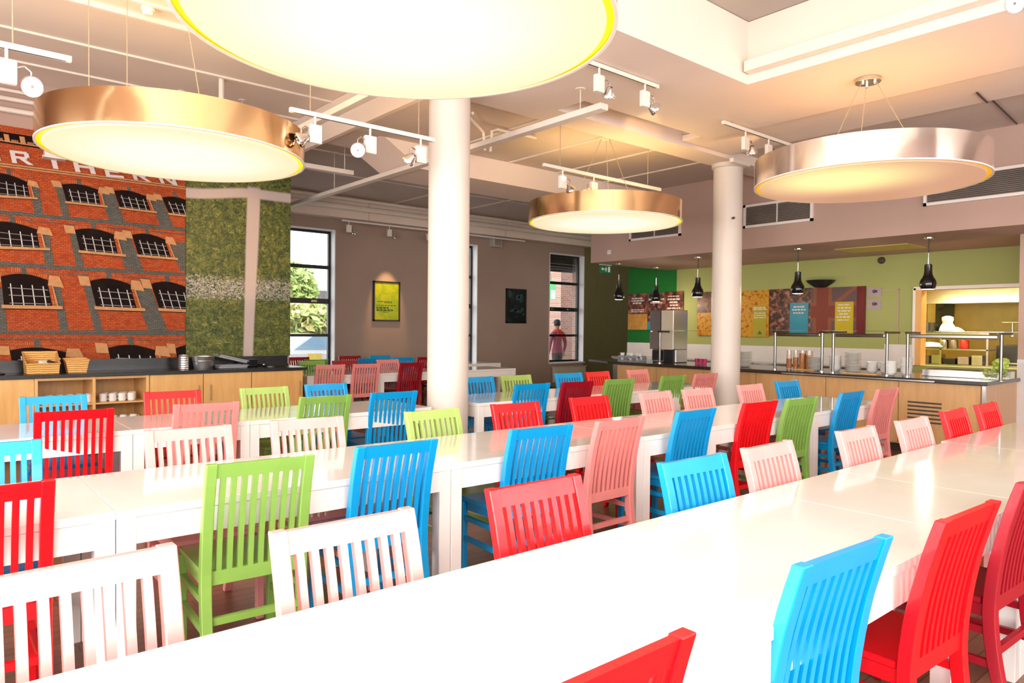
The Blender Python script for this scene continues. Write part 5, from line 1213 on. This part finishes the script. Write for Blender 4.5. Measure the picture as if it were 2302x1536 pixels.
for i, z in enumerate((2.01, 1.81)):
    t = thing('notice_sheet', ['upper', 'lower'][i]+' lilac notice sheet on the pale door panel', 'notice', (11.638, 4.89, z), group='lilac notices')
    MB().box(-0.004, 0.002, -0.11, 0.11, 0, 0.15, 'notice_lilac').build('sheet', t)
    MB().lathe([(0.030, 0), (0.030, 0.001)], 'print_purple', n=12).box(-0.02, 0.02, -0.05, -0.02, 0, 0.001, 'print_purple').build('emblem', t).matrix_local = Matrix.Translation((-0.005, 0, 0.085)) @ Matrix.Rotation(-PI/2, 4, 'Y')
t = thing('display_bowl', 'wide shallow black bowl standing on top of the flag board', 'bowl', (11.55, 5.72, 2.187))
MB().lathe([(0.09, 0), (0.10, 0.004), (0.20, 0.075), (0.235, 0.115), (0.225, 0.115), (0.19, 0.08), (0.09, 0.014)], 'black_frame', n=36).build('body', t)

# ------------------------------------------------------------------ servery counter
t = thing('servery_counter', 'long beech fronted servery counter with dark glossy top', 'counter', (0, 0, 0))
b = MB()
MB().box(9.14, 9.95, 2.64, 8.05, 0.10, 0.855, 'beech_servery').build('carcass', t)
for y0, y1 in ((2.66, 3.52), (3.53, 4.42), (4.43, 5.43), (5.44, 6.3), (6.31, 7.2), (7.21, 8.02)):
    p = MB().box(9.12, 9.14, y0, y1, 0.12, 0.855, 'beech_servery').build('front_panel', t)
    if y0 < 2.7 or 3.4 < y0 < 3.6: pass
    if y0 < 2.7: gp = p
b = MB()
for k in range(6): b.box(9.116, 9.121, 3.05, 3.42, 0.375+k*0.046, 0.395+k*0.046, 'grille_dark')
b.build('air_slots', gp)
MB().box(9.18, 10.2, 2.68, 8.0, 0, 0.10, 'worktop_brown').build('plinth', t)
MB().box(9.10, 10.28, 2.615, 2.64, 0.05, 0.855, 'beech_servery').build('end_panel', t)
MB().box(9.098, 9.13, 2.605, 2.64, 0.0, 0.855, 'steel').build('corner_post', t)
MB().box(9.06, 10.28, 2.58, 8.2, 0.862, 0.905, 'worktop_brown').prism([(9.06, 8.2, 0.862), (9.95, 8.2, 0.862), (9.9, 9.0, 0.862), (9.42, 9.0, 0.862)], (0, 0, 0.043), 'worktop_brown').build('top', t, bevel=0.004)
MB().box(9.03, 9.06, 3.1, 5.0, 0.87, 0.885, 'steel').build('tray_rail', t)
t = thing('back_counter', 'low steel back counter along the lime wall', 'counter', (0, 0, 0))
MB().box(11.05, 11.62, 4.4, 9.9, 0.86, 0.90, 'steel').build('top', t); MB().box(11.1, 11.62, 4.4, 9.9, 0.0, 0.86, 'steel').build('body', t)
def guard(y0, y1, zt, label, bar=True):
    t = thing('sneeze_guard', label, 'sneeze guard', (9.30, 0, 0.906), group='glass sneeze guards')
    for y in (y0, y1):
        MB().cyl((0, y, 0), (0, y, zt-0.906), 0.018, 'post_steel', 14).lathe([(0.028, 0), (0.028, 0.012), (0.018, 0.018)], 'chrome', (0, y, 0), 14).build('post', t)
        MB().box(-0.05, 0.36, y-0.014, y+0.014, zt-0.906, zt-0.880, 'black_frame').build('bracket', t)
    MB().box(-0.10, 0.40, y0-0.05, y1+0.05, zt-0.880, zt-0.870, 'guard_glass').build('top_glass', t)
    if bar:
        MB().box(-0.02, 0.04, y0+0.03, y1-0.03, zt-0.955, zt-0.91, 'post_steel').build('lamp_bar', t, bevel=0.008)
guard(2.52, 3.50, 1.43, 'long sneeze guard in front of the kitchen hatch')
guard(3.74, 4.42, 1.43, 'short sneeze guard over the plate stacks')
guard(4.57, 5.25, 1.43, 'short sneeze guard over the glass cereal jars')
guard(6.05, 7.28, 1.41, 'sneeze guard left of the right column, its middle bare', False)
# steel dispenser
t = thing('drinks_dispenser', 'tall brushed steel drinks dispenser on the back counter under the red board', 'dispenser', (9.72, 7.42, 0.906))
MB().box(-0.18, 0.22, -0.22, 0.27, 0.22, 0.88, 'steel').box(-0.10, 0.22, -0.22, 0.27, 0, 0.22, 'steel').build('body', t, bevel=0.01)
MB().box(-0.184, -0.18, -0.22, 0.02, 0.22, 0.87, 'radiator_cream').build('side_door', t); MB().box(-0.186, -0.18, 0.02, 0.035, 0.22, 0.87, 'black_frame').build('door_gap', t)
MB().box(-0.14, -0.10, 0.03, 0.24, 0.03, 0.20, 'dispenser_dark').build('drip_bay', t); MB().box(-0.16, -0.10, -0.20, -0.02, 0.0, 0.24, 'dispenser_dark').build('tap_block', t)
MB().lathe([(0.014, 0), (0.014, 0.02)], 'chrome', n=10).build('knob', t).matrix_local = Matrix.Translation((-0.18, 0.24, 0.52)) @ Matrix.Rotation(-PI/2, 4, 'Y')
# cup rack at the left
t = thing('cup_tray', 'grey rack holding stacked cups at the left end of the servery', 'rack', (9.40, 7.98, 0.906))
b = MB().box(-0.10, 0.10, -0.26, 0.20, 0, 0.015, 'grey_plastic')
for y in (-0.26, -0.11, 0.04, 0.19): b.box(-0.10, 0.10, y, y+0.012, 0.015, 0.09, 'grey_plastic')
b.box(-0.10, -0.09, -0.26, 0.20, 0.06, 0.10, 'grey_plastic').box(0.09, 0.10, -0.26, 0.20, 0.015, 0.10, 'grey_plastic').build('frame', t)
def cup0():
    t = thing('cup', 'x', 'cup', (0, 0, 0), group='cups at the left end of the servery')
    MB().lathe([(0.022, 0), (0.026, 0.004), (0.038, 0.04), (0.042, 0.065), (0.039, 0.065), (0.03, 0.02)], 'porcelain', n=18).build('body', t)
    MB().tube([(0.038, 0, 0.055), (0.058, 0, 0.05), (0.055, 0, 0.028), (0.034, 0, 0.024)], 0.004, 'porcelain', 6).build('handle', t); return t
c0 = None
for r in range(2):
    for k in range(5):
        p = (9.37+0.085*(k % 2)*0.6, 8.14-k*0.098, 0.925+r*0.06 if True else 0); lab = 'white cup, %s from the left in the %s layer of the grey rack' % (ORD[k], ['lower', 'upper'][r])
        if c0 is None: c0 = cup0(); c0.location = p; c0['label'] = lab
        else: copy_tree(c0, p, random.uniform(0, 6), lab)
for k in range(3): tag(MB().lathe([(0.028, 0), (0.034, 0.07), (0.036, 0.085), (0.033, 0.085)], 'magenta_plastic', (9.70, 6.84-k*0.075, 0.906), 16).build('plastic_cup'), 'magenta plastic cup left of the right column, %s from the left' % ORD[k], 'cup', 'magenta cups')
# stacks of plates and bowls
def plate_mesh(r, hgt):
    return MB().lathe([(r*0.55, 0), (r*0.6, 0.002), (r*0.97, hgt*0.8), (r, hgt), (r*0.98, hgt*1.05), (r*0.6, 0.006)], 'porcelain', n=28)
pm = {}
def stack(kind, x, y, r, n, step, desc):
    for k in range(n):
        if (kind, r) not in pm:
            o = plate_mesh(r, 0.018 if kind == 'plate' else 0.045).build(kind); pm[(kind, r)] = o
        else: o = pm[(kind, r)].copy(); COL.objects.link(o)
        o.location = (x+random.uniform(-.002, .002), y+random.uniform(-.002, .002), 0.907+k*step)
        pos = 'topmost' if k == n-1 else ('lowest' if k == 0 else '%s from the bottom' % (ORD[k] if k < 13 else '%dth' % (k+1)))
        tag(o, 'white %s, %s in the %s' % (kind, pos, desc), kind, 'white %ss in the %s' % (kind, desc))
stack('plate', 9.55, 4.27, 0.105, 13, 0.0205, 'tall plate stack under the short guard')
stack('plate', 9.55, 4.79, 0.105, 10, 0.0195, 'plate stack right of the cereal jars')
stack('plate', 9.52, 5.86, 0.105, 12, 0.0195, 'plate stack right beside the column')
stack('bowl', 9.60, 4.53, 0.078, 8, 0.024, 'bowl stack left of the tall plates')
stack('bowl', 9.36, 3.72, 0.075, 7, 0.022, 'front bowl stack beside the long guard')
stack('bowl', 9.46, 3.57, 0.068, 9, 0.022, 'bowl stack behind the front one')
stack('bowl', 9.62, 4.05, 0.072, 5, 0.026, 'left small stack beside tall plates')
stack('bowl', 9.62, 3.88, 0.072, 5, 0.026, 'right small stack beside tall plates')
# glass jars
for k, (y, r, f) in enumerate(((5.19, 0.042, 0.55), (5.09, 0.042, 0.62), (4.99, 0.050, 0.85), (4.89, 0.052, 0.75))):
    t = thing('cereal_jar', 'tall glass jar of brown cereal, %s from the left' % ORD[k], 'jar', (9.62, y+0.02, 0.907), group='glass cereal jars')
    MB().lathe([(r, 0), (r, 0.27), (r-0.004, 0.27), (r-0.004, 0.006)], 'jar_glass', n=22).build('glass', t)
    MB().lathe([(r-0.006, 0.007), (r-0.006, 0.27*f)], 'cereal', n=20).build('cereal', t)
tag(MB().box(9.45, 9.58, 4.75, 5.05, 0.907, 0.918, 'beech').build('wooden_board'), 'thin wooden board in front of the cereal jars', 'board')
tag(MB().box(9.20, 9.34, 3.82, 4.25, 0.907, 0.918, 'beech').build('wooden_board'), 'thin wooden board in front of the tall plate stack', 'board')
t = thing('bain_marie', 'brushed steel heated well in front of the kitchen hatch', 'food warmer', (9.75, 3.02, 0.906))
MB().box(-0.10, 0.30, -0.44, 0.44, 0, 0.085, 'steel').build('body', t, bevel=0.004); MB().box(-0.06, 0.26, -0.40, 0.40, 0.085, 0.09, 'grille_dark').build('well', t)
t = thing('food_tray', 'clear container of green salad at the right end of the servery', 'container', (9.50, 2.66, 0.906))
MB().box(-0.12, 0.12, -0.155, 0.09, 0, 0.12, 'guard_glass').build('tub', t, bevel=0.01)
b = MB()
for k in range(40):
    b.lathe([(0.008, 0), (0.03, 0.012), (0.012, 0.028)], 'salad', (random.uniform(-.09, .09), random.uniform(-.13, .06), random.uniform(0.02, 0.10)), 6)
o = b.build('salad', t); o['kind'] = 'stuff'
t = thing('lettuce', 'pale green head of lettuce standing behind the salad container', 'lettuce', (9.80, 2.66, 0.995))
b = MB()
for k in range(26):
    a = random.uniform(0, 6.28); r = random.uniform(0.0, 0.07)
    b.lathe([(0.01, 0), (0.045, 0.03), (0.05, 0.06), (0.02, 0.08)], 'salad', (r*math.cos(a), r*math.sin(a), random.uniform(0, 0.09)), 7)
b.build('leaves', t)

# ------------------------------------------------------------------ kitchen seen through the hatch
t = thing('kitchen_table', 'steel kitchen table with shelves behind the hatch', 'table', (13.4, 4.05, 0))
MB().box(-0.30, 0.30, -1.2, 1.05, 0.88, 0.92, 'steel').build('top', t); MB().box(-0.2, 0.2, -0.3, 1.05, 1.42, 1.45, 'steel').build('shelf', t); MB().box(-0.2, 0.2, -0.3, 1.05, 1.16, 1.18, 'steel').build('shelf', t)
for x, y in ((-0.27, -1.17), (0.27, -1.17), (-0.27, 1.02), (0.27, 1.02)): MB().box(x-0.02, x+0.02, y-0.02, y+0.02, 0, 0.88, 'steel').build('leg', t)
for y in (-0.28, 0.40, 1.03): MB().box(-0.2, -0.17, y-0.015, y+0.015, 0.92, 1.42, 'steel').build('upright', t)
t = thing('extractor_hood', 'wide steel extractor hood above the kitchen range', 'hood', (14.2, 3.6, 1.95))
MB().prism([(-0.75, -1.3, 0), (0.35, -1.3, 0), (0.35, -1.3, 0.55), (-0.35, -1.3, 0.55)], (0, 2.5, 0), 'steel').build('canopy', t)
t = thing('stock_pot', 'black pot on the kitchen shelf', 'pot', (13.35, 4.72, 1.452))
MB().lathe([(0.12, 0), (0.13, 0.01), (0.13, 0.17), (0.12, 0.17), (0.11, 0.02)], 'dispenser_dark', n=24).build('body', t)
for s in (-1, 1): MB().tube([(0, s*0.128, 0.13), (0, s*0.165, 0.135), (0, s*0.165, 0.11), (0, s*0.128, 0.105)], 0.008, 'dispenser_dark', 6).build('handle', t)
t = thing('white_bag', 'crumpled white bag beside the black pot in the kitchen', 'bag', (13.35, 4.40, 1.452))
MB().lathe([(0.10, 0), (0.13, 0.03), (0.11, 0.10), (0.075, 0.16), (0.09, 0.22), (0.085, 0.26), (0.03, 0.28)], 'linen_white', n=11).build('sack', t)
MB().lathe([(0.08, 0), (0.12, 0.03), (0.07, 0.07), (0.02, 0.09)], 'linen_white', (0, -0.13, 0), 9).build('fold', t)
t = thing('folded_cloth', 'folded white cloth on the lower kitchen shelf', 'cloth', (13.35, 4.62, 1.182))
MB().lathe([(0.16, 0), (0.24, 0.03), (0.22, 0.08), (0.10, 0.11)], 'linen_white', n=14).build('cloth', t)
tag(MB().box(13.9, 13.98, 4.5, 4.78, 1.45, 1.95, 'dispenser_dark').build('dark_cabinet'), 'dark upright unit on the kitchen wall behind the white bag', 'unit')
tag(MB().box(13.0, 13.5, 4.88, 5.10, 1.452, 1.60, 'linen_white').build('plastic_tub', bevel=0.02), 'pale plastic tub at the left end of the kitchen shelf', 'tub')
t = thing('utensil_rail', 'rail of hanging utensils at the right of the kitchen', 'rail', (13.3, 3.35, 1.62))
MB().cyl((0, -0.35, 0), (0, 0.25, 0), 0.01, 'steel', 8).build('rail', t)
for k in range(4):
    y = -0.25+k*0.12
    MB().cyl((0, y, 0), (0, y, -0.18), 0.006, 'steel', 6).lathe([(0.0, 0), (0.035, 0.01), (0.035, 0.05), (0.0, 0.06)], 'steel', (0, y, -0.24), 10).build('utensil', t)
t = thing('oven_range', 'black kitchen range at the right behind the hatch', 'oven', (14.1, 3.25, 0))
MB().box(-0.35, 0.45, -0.55, 0.55, 0.05, 1.25, 'dispenser_dark').build('body', t, bevel=0.01); MB().box(-0.36, -0.35, -0.45, 0.45, 0.3, 0.9, 'black_gloss').build('door', t); MB().cyl((-0.38, -0.42, 0.95), (-0.38, 0.42, 0.95), 0.012, 'steel', 8).build('handle', t)
for k, (y, z) in enumerate(((4.28, 1.182), (4.95, 1.182), (4.12, 1.182), (4.42, 1.182))):
    tag(MB().lathe([(0.06, 0), (0.065, 0.01), (0.065, 0.13), (0.05, 0.15)], ['grille_grey', 'steel', 'scarf_red', 'steel'][k], (13.28, y, z), 16).build('kitchen_tin'), ['dull grey tin on the kitchen shelf, second right of the cloth', 'steel tin at the left end of the kitchen shelf', 'red tin on the kitchen shelf', 'steel tin on the kitchen shelf beside the cloth'][k], 'tin', 'tins in the kitchen')
for k in range(6):
    y = 4.92-0.20*k
    tag(MB().box(13.22, 13.42, y-0.08, y+0.08, 0.922, 1.02+0.03*(k % 3), ['dispenser_dark', 'grille_grey', 'steel'][k % 3]).build('food_pan', bevel=0.006), '%s pan on the kitchen table, %s from the left' % (['black', 'dull grey', 'steel'][k % 3], ORD[k]), 'pan', 'pans on the kitchen table')
t = thing('kitchen_light', 'tube light on the kitchen ceiling', 'ceiling light', (12.9, 4.0, 2.86))
MB().box(-0.08, 0.08, -0.7, 0.7, 0, 0.04, 'frame_white').build('housing', t); MB().box(-0.06, 0.06, -0.66, 0.66, -0.03, 0, 'kitchen_tube').build('tube', t)

# ------------------------------------------------------------------ outside the windows
S(MB().box(-14, 40, 13.3, 60, -0.25, -0.15, 'asphalt'), 'ground')
def tree(x, y, h, r, seed, label, m2):
    rnd = random.Random(seed)
    t = thing('tree', label, 'tree', (x, y, -0.15), group='trees outside the left window')
    MB().tube([(0, 0, 0), (0.1, 0, h*0.3), (0.0, 0.1, h*0.6), (0.1, 0, h*0.85)], [0.16, 0.13, 0.09, 0.03], 'bark', 8).build('trunk', t)
    b = MB()
    for k in range(1500):
        while True:
            p = Vector((rnd.uniform(-1, 1), rnd.uniform(-1, 1), rnd.uniform(-1, 1)))
            if 0.35 < p.length < 1: break
        c = Vector((p.x*r, p.y*r, h*0.66+p.z*h*0.28)); s = rnd.uniform(0.07, 0.14)
        d = Vector((rnd.uniform(-1, 1), rnd.uniform(-1, 1), rnd.uniform(-1, 1))).normalized(); e = d.orthogonal().normalized()*s; d = d*s*1.6
        b.add([c-d, c+e, c+d, c-e], [(0, 1, 2, 3)], 'leaf_light' if rnd.random() < 0.55 else m2)
    b.build('foliage', t)
tree(9.5, 21.6, 2.55, 1.15, 1, 'bushy yellow-green tree outside the left window', 'leaf_yellow')
tree(11.4, 27.0, 4.5, 0.95, 2, 'taller pale tree at the left edge of the left window', 'leaf_light')
t = thing('brick_house', 'small red brick building behind the tree outside', 'building', (16.6, 33, -0.15))
MB().box(-2.2, 3, 0, 4, 0, 2.4, 'street_brick').build('wall', t); MB().prism([(-2.4, -0.2, 2.4), (3.2, -0.2, 2.4), (3.2, 2, 3.4), (-2.4, 2, 3.4)], (0, 0, 0.12), 'canopy_brown').build('roof', t); MB().box(-1.4, -0.6, -0.03, 0.02, 0.8, 1.7, 'car_glass').build('window', t)
def car(x, y, rz, label, m):
    t = thing('parked_car', label, 'car', (x, y, -0.15), rz, group='parked cars outside')
    prof = [(-2.0, 0.35), (2.05, 0.35), (2.1, 0.7), (1.9, 0.85), (1.0, 0.95), (0.45, 1.38), (-1.0, 1.42), (-1.75, 1.0), (-2.05, 0.9)]
    MB().prism([(a, -0.8, z) for a, z in prof], (0, 1.6, 0), m).build('body', t, bevel=0.05, seg=2)
    MB().prism([(0.92, -0.81, 0.97), (0.42, -0.81, 1.33), (-0.95, -0.81, 1.36), (-1.5, -0.81, 1.0)], (0, 1.62, 0), 'car_glass').build('windows', t)
    for wx in (-1.25, 1.3):
        for wy in (-0.82, 0.64): MB().cyl((wx, wy, 0.32), (wx, wy+0.18, 0.32), 0.32, 'rubber', 20).build('wheel', t)
car(8.9, 18.6, 0.1, 'pale car parked outside the left window', 'car_white')
car(11.0, 24.5, -0.2, 'second pale car parked further out by the trees', 'car_white')
t = thing('street_barrier', 'yellow and white barrier outside the left window', 'barrier', (7.2, 16.2, -0.15))
MB().box(-1.6, 1.6, -0.03, 0.03, 0.62, 0.95, 'stone_white').build('board', t); MB().box(0.0, 0.35, -0.035, 0.035, 0.3, 0.95, 'barrier_yellow').build('panel', t)
for x in (-1.5, 1.5): MB().box(x-0.03, x+0.03, -0.03, 0.03, 0, 0.95, 'grey_plastic').build('post', t)

# covered yard beyond the right window
t = thing('yard_building', 'brick building with grey windows across the covered yard', 'building', (16.9, 20.0, -0.15))
w = MB().box(-5.4, 6.5, 0, 0.4, 0, 5.2, 'street_brick').build('wall', t)
for i, x in enumerate((-0.95, 0.62)):
    f = MB().box(x-0.52, x-0.46, -0.05, 0.02, 0.9, 3.3, 'grey_plastic').box(x+0.46, x+0.52, -0.05, 0.02, 0.9, 3.3, 'grey_plastic').box(x-0.52, x+0.52, -0.05, 0.02, 3.24, 3.3, 'grey_plastic').box(x-0.52, x+0.52, -0.05, 0.02, 2.0, 2.06, 'grey_plastic').build('window_frame', t)
    MB().box(x-0.46, x+0.46, -0.02, 0.015, 0.9, 3.24, 'car_glass').build('pane', f)
MB().box(0.15, 2.2, -0.25, 0.0, 0, 5.2, 'street_brick_side').build('pier', t)
t = thing('canopy_roof', 'dark timber canopy over the yard outside the right window', 'canopy', (15.2, 14.55, 3.12))
MB().box(-4.5, 4.8, -1.2, 1.0, 0.35, 0.5, 'canopy_brown').build('deck', t)
for k in range(4): MB().box(-4.5, 4.8, -1.1+k*0.62, -0.98+k*0.62, 0.05, 0.36, 'canopy_brown').build('joist', t)
for x in (-4.3, 4.6): MB().box(x-0.08, x+0.08, 0.78, 0.94, -3.27, 0.35, 'canopy_brown').build('canopy_post', t)
t = thing('yard_banner', 'green and white sign hanging in the yard outside the right window', 'sign', (16.45, 17.5, 2.15))
MB().box(-0.22, 0.22, -0.02, 0.02, 0.30, 0.95, 'sign_green').build('panel', t); MB().box(-0.02, 0.18, -0.024, -0.02, 0.32, 0.62, 'sign_white').build('emblem', t); MB().box(-0.012, 0.012, -0.012, 0.012, 0.95, 3.0, 'steel').build('hanger', t)
tag(MB().box(15.03, 15.30, 14.75, 15.05, -0.15, 3.15, 'street_brick_side').build('brick_pier'), 'pale brick pier at the right edge of the right window', 'pier')

# person walking away, seen from behind
def person():
    t = thing('person', 'person seen from behind in a plum hoodie, grey cap and red scarf outside', 'person', (13.86, 14.45, -0.15), rz=math.radians(-8))
    V = {}
    verts = [('pelvis', (0, 0, 0.98), .15), ('waist', (0, 0.01, 1.12), .145), ('chest', (0, 0.0, 1.36), .17), ('uchest', (0, 0.0, 1.48), .13), ('neck', (0, 0.02, 1.58), .062), ('head0', (0, 0.03, 1.66), .075), ('head1', (0, 0.03, 1.76), .088), ('head2', (0, 0.03, 1.83), .07)]
    edges = [('pelvis', 'waist'), ('waist', 'chest'), ('chest', 'uchest'), ('uchest', 'neck'), ('neck', 'head0'), ('head0', 'head1'), ('head1', 'head2')]
    for s, n in ((-1, 'l'), (1, 'r')):
        sw = 0.10*s
        verts += [('sh'+n, (s*0.19, 0, 1.47), .072), ('el'+n, (s*0.265, -0.02, 1.18), .052), ('wr'+n, (s*0.27, 0.05+0.02*s, 0.95), .036), ('hd'+n, (s*0.268, 0.075, 0.885), .038),
                  ('hip'+n, (s*0.095, 0, 0.93), .105), ('kn'+n, (s*0.10, 0.03+sw*0.6, 0.52), .068), ('an'+n, (s*0.10, -0.02+sw*1.4, 0.10), .046), ('ft'+n, (s*0.11, 0.10+sw*1.4, 0.05), .045)]
        edges += [('uchest', 'sh'+n), ('sh'+n, 'el'+n), ('el'+n, 'wr'+n), ('wr'+n, 'hd'+n), ('pelvis', 'hip'+n), ('hip'+n, 'kn'+n), ('kn'+n, 'an'+n), ('an'+n, 'ft'+n)]
        for f in range(5):   # fingers and thumb, slightly curled
            a = (-0.028+0.014*f) if f < 4 else 0.03
            verts += [('f%d%s' % (f, n), (s*0.268, 0.075+a, 0.835 if f < 4 else 0.86), .0095), ('g%d%s' % (f, n), (s*(0.255 if f < 4 else 0.262), 0.078+a*1.1, (0.79, 0.782, 0.785, 0.80, 0.835)[f]), .008)]
            edges += [('hd'+n, 'f%d%s' % (f, n)), ('f%d%s' % (f, n), 'g%d%s' % (f, n))]
    idx = {n: i for i, (n, _, _) in enumerate(verts)}
    me = bpy.data.meshes.new('body'); me.from_pydata([p for _, p, _ in verts], [(idx[a], idx[b]) for a, b in edges], [])
    o = bpy.data.objects.new('body', me); COL.objects.link(o)
    sk = o.modifiers.new('Skin', 'SKIN'); sk.use_smooth_shade = True
    for i, (n, p, r) in enumerate(verts):
        me.skin_vertices[0].data[i].radius = (r, r*(0.72 if n in ('pelvis', 'waist', 'chest', 'uchest') else 1.0)); me.skin_vertices[0].data[i].use_root = (n == 'pelvis')
    ss = o.modifiers.new('Subsurf', 'SUBSURF'); ss.levels = 2; ss.render_levels = 2
    dg = bpy.context.evaluated_depsgraph_get(); m2 = bpy.data.meshes.new_from_object(o.evaluated_get(dg)); bpy.data.objects.remove(o)
    m2.materials.clear()
    for n in ('skin', 'hoodie_plum', 'trousers', 'rubber', 'cap_grey'): m2.materials.append(MATS[n])
    for p in m2.polygons:
        z = p.center.z; ax = abs(p.center.x); p.use_smooth = True
        if ax > 0.2 and z < 0.97: i = 0
        elif z > 1.745: i = 4
        elif z > 1.555: i = 0
        elif z > 0.93: i = 1
        elif z > 0.10: i = 2
        else: i = 3
        p.material_index = i
    bo = bpy.data.objects.new('body', m2); COL.objects.link(bo); bo.parent = t
    MB().lathe([(0.11, 0), (0.135, 0.03), (0.12, 0.07), (0.09, 0.09)], 'scarf_red', (0, 0.01, 1.50), 20).build('scarf', t)
    MB().prism([(-0.12, -0.135, 1.36), (0.12, -0.135, 1.36), (0.10, -0.11, 1.54), (-0.10, -0.11, 1.54)], (0, -0.03, 0), 'scarf_red').build('hood', t, bevel=0.02, seg=2)
    MB().lathe([(0.094, 0), (0.098, 0.02), (0.092, 0.07), (0.06, 0.10), (0.01, 0.11)], 'cap_grey', (0, 0.03, 1.765), 20).box(-0.06, 0.06, 0.11, 0.19, 1.768, 1.78, 'cap_grey').build('cap', t)
    MB().lathe([(0.082, 0), (0.092, 0.04), (0.088, 0.08)], 'hair_dark', (0, 0.018, 1.69), 18).build('hair', t)
    for s in (-1, 1): MB().lathe([(0.004, 0), (0.016, 0.012), (0.02, 0.035), (0.012, 0.055)], 'skin', (s*0.092, 0.035, 1.685), 10).build('ear', t)
    return t
person()

# ------------------------------------------------------------------ light
W = bpy.data.worlds.new('sky'); sc.world = W; W.use_nodes = True
nt = W.node_tree; bg = nt.nodes['Background']; g = NG(nt)
tc = g.node('ShaderNodeTexCoord'); sp = g.node('ShaderNodeSeparateXYZ'); nt.links.new(tc.outputs['Generated'], sp.inputs[0])
nt.links.new(g.ramp(g.smooth(sp.outputs[2], -0.1, 0.8), [(0.0, (1.0, 0.98, 0.94)), (1.0, (0.86, 0.93, 1.0))]), bg.inputs['Color'])
bg.inputs['Strength'].default_value = SKY
def area(name, loc, rot, sx, sy, power, col, portal=False, spread=None):
    l = bpy.data.lights.new(name, 'AREA'); l.shape = 'RECTANGLE'; l.size = sx; l.size_y = sy; l.energy = power; l.color = col
    if portal: l.cycles.is_portal = True
    if spread: l.spread = spread
    o = bpy.data.objects.new(name, l); COL.objects.link(o); o.location = loc; o.rotation_euler = rot; return o
# daylight entering the big windows behind and beside the photographer
for i, h in enumerate(NW): area('daylight_window', ((h[0]+h[1])/2, -2.95, 2.0), (PI/2, 0, 0), h[1]-h[0]-0.1, 2.9, DAY_N[i], (1.0, 0.97, 0.93))
for i, h in enumerate(LW): area('daylight_window', (-2.55, (h[0]+h[1])/2, 2.0), (PI/2, 0, -PI/2), h[1]-h[0]-0.1, 2.9, DAY_L[i], (1.0, 0.97, 0.93))
# bulbs inside the open-topped drums throw warm light upwards
for x, y, p in ((1.612, 2.678, DRUM), (1.545, 5.827, DRUM), (6.362, 2.759, DRUM*0.3), (6.421, 5.89, DRUM*0.7)):
    l = bpy.data.lights.new('drum_bulbs', 'AREA'); l.shape = 'DISK'; l.size = 1.5; l.energy = p; l.color = (1.0, 0.62, 0.36)
    o = bpy.data.objects.new('drum_bulbs', l); COL.objects.link(o); o.location = (x, y, 2.90); o.rotation_euler = (PI, 0, 0)
def spotlamp(loc, target, power, ang, blend=0.6, col=(1.0, 0.62, 0.30)):
    l = bpy.data.lights.new('spot_beam', 'SPOT'); l.energy = power; l.color = col; l.spot_size = math.radians(ang); l.spot_blend = blend; l.shadow_soft_size = 0.04
    o = bpy.data.objects.new('spot_beam', l); COL.objects.link(o); o.location = loc
    o.rotation_euler = (Vector(target)-Vector(loc)).to_track_quat('-Z', 'Y').to_euler()
for a in SPOTS: spotlamp(*a)

for (x, y) in ((9.85, 8.66), (10.95, 8.68), (9.85, 6.95), (9.85, 5.22), (9.85, 3.48)):
    l = bpy.data.lights.new('pendant_bulb', 'POINT'); l.energy = PEND; l.color = (1.0, 0.80, 0.55); l.shadow_soft_size = 0.05
    o = bpy.data.objects.new('pendant_bulb', l); COL.objects.link(o); o.location = (x, y, 1.97)
area('kitchen_tube_light', (12.9, 3.9, 2.80), (0, 0, 0), 0.3, 1.6, KITCH, (1.0, 0.80, 0.38))
# ------------------------------------------------------------------ camera
cam = bpy.data.cameras.new('camera'); cam.sensor_width = 36.0; cam.lens = 1587.84/2302*36.0; cam.clip_end = 200
co = bpy.data.objects.new('camera', cam); COL.objects.link(co)
yaw, pit, rol = math.radians(49.885), math.radians(-1.0433), math.radians(0.5251)
fw = Vector((math.cos(yaw)*math.cos(pit), math.sin(yaw)*math.cos(pit), math.sin(pit)))
rt = Vector((math.sin(yaw), -math.cos(yaw), 0)); up = rt.cross(fw)
r2 = math.cos(rol)*rt+math.sin(rol)*up; u2 = -math.sin(rol)*rt+math.cos(rol)*up
co.matrix_world = Matrix(((r2.x, u2.x, -fw.x, 0), (r2.y, u2.y, -fw.y, 0), (r2.z, u2.z, -fw.z, H), (0, 0, 0, 1)))
sc.camera = co
sc.view_settings.view_transform = 'Standard'; sc.view_settings.look = 'None'; sc.view_settings.gamma = 1.0; sc.view_settings.use_curve_mapping = False
sc.view_settings.exposure = EXPO
cy = sc.cycles
cy.max_bounces = 6; cy.diffuse_bounces = 4; cy.glossy_bounces = 3; cy.transmission_bounces = 4; cy.transparent_max_bounces = 8
cy.caustics_reflective = False; cy.caustics_refractive = False; cy.sample_clamp_indirect = 6.0
cy.use_denoising = True; cy.use_adaptive_sampling = True; cy.adaptive_threshold = 0.05; cy.adaptive_min_samples = 12
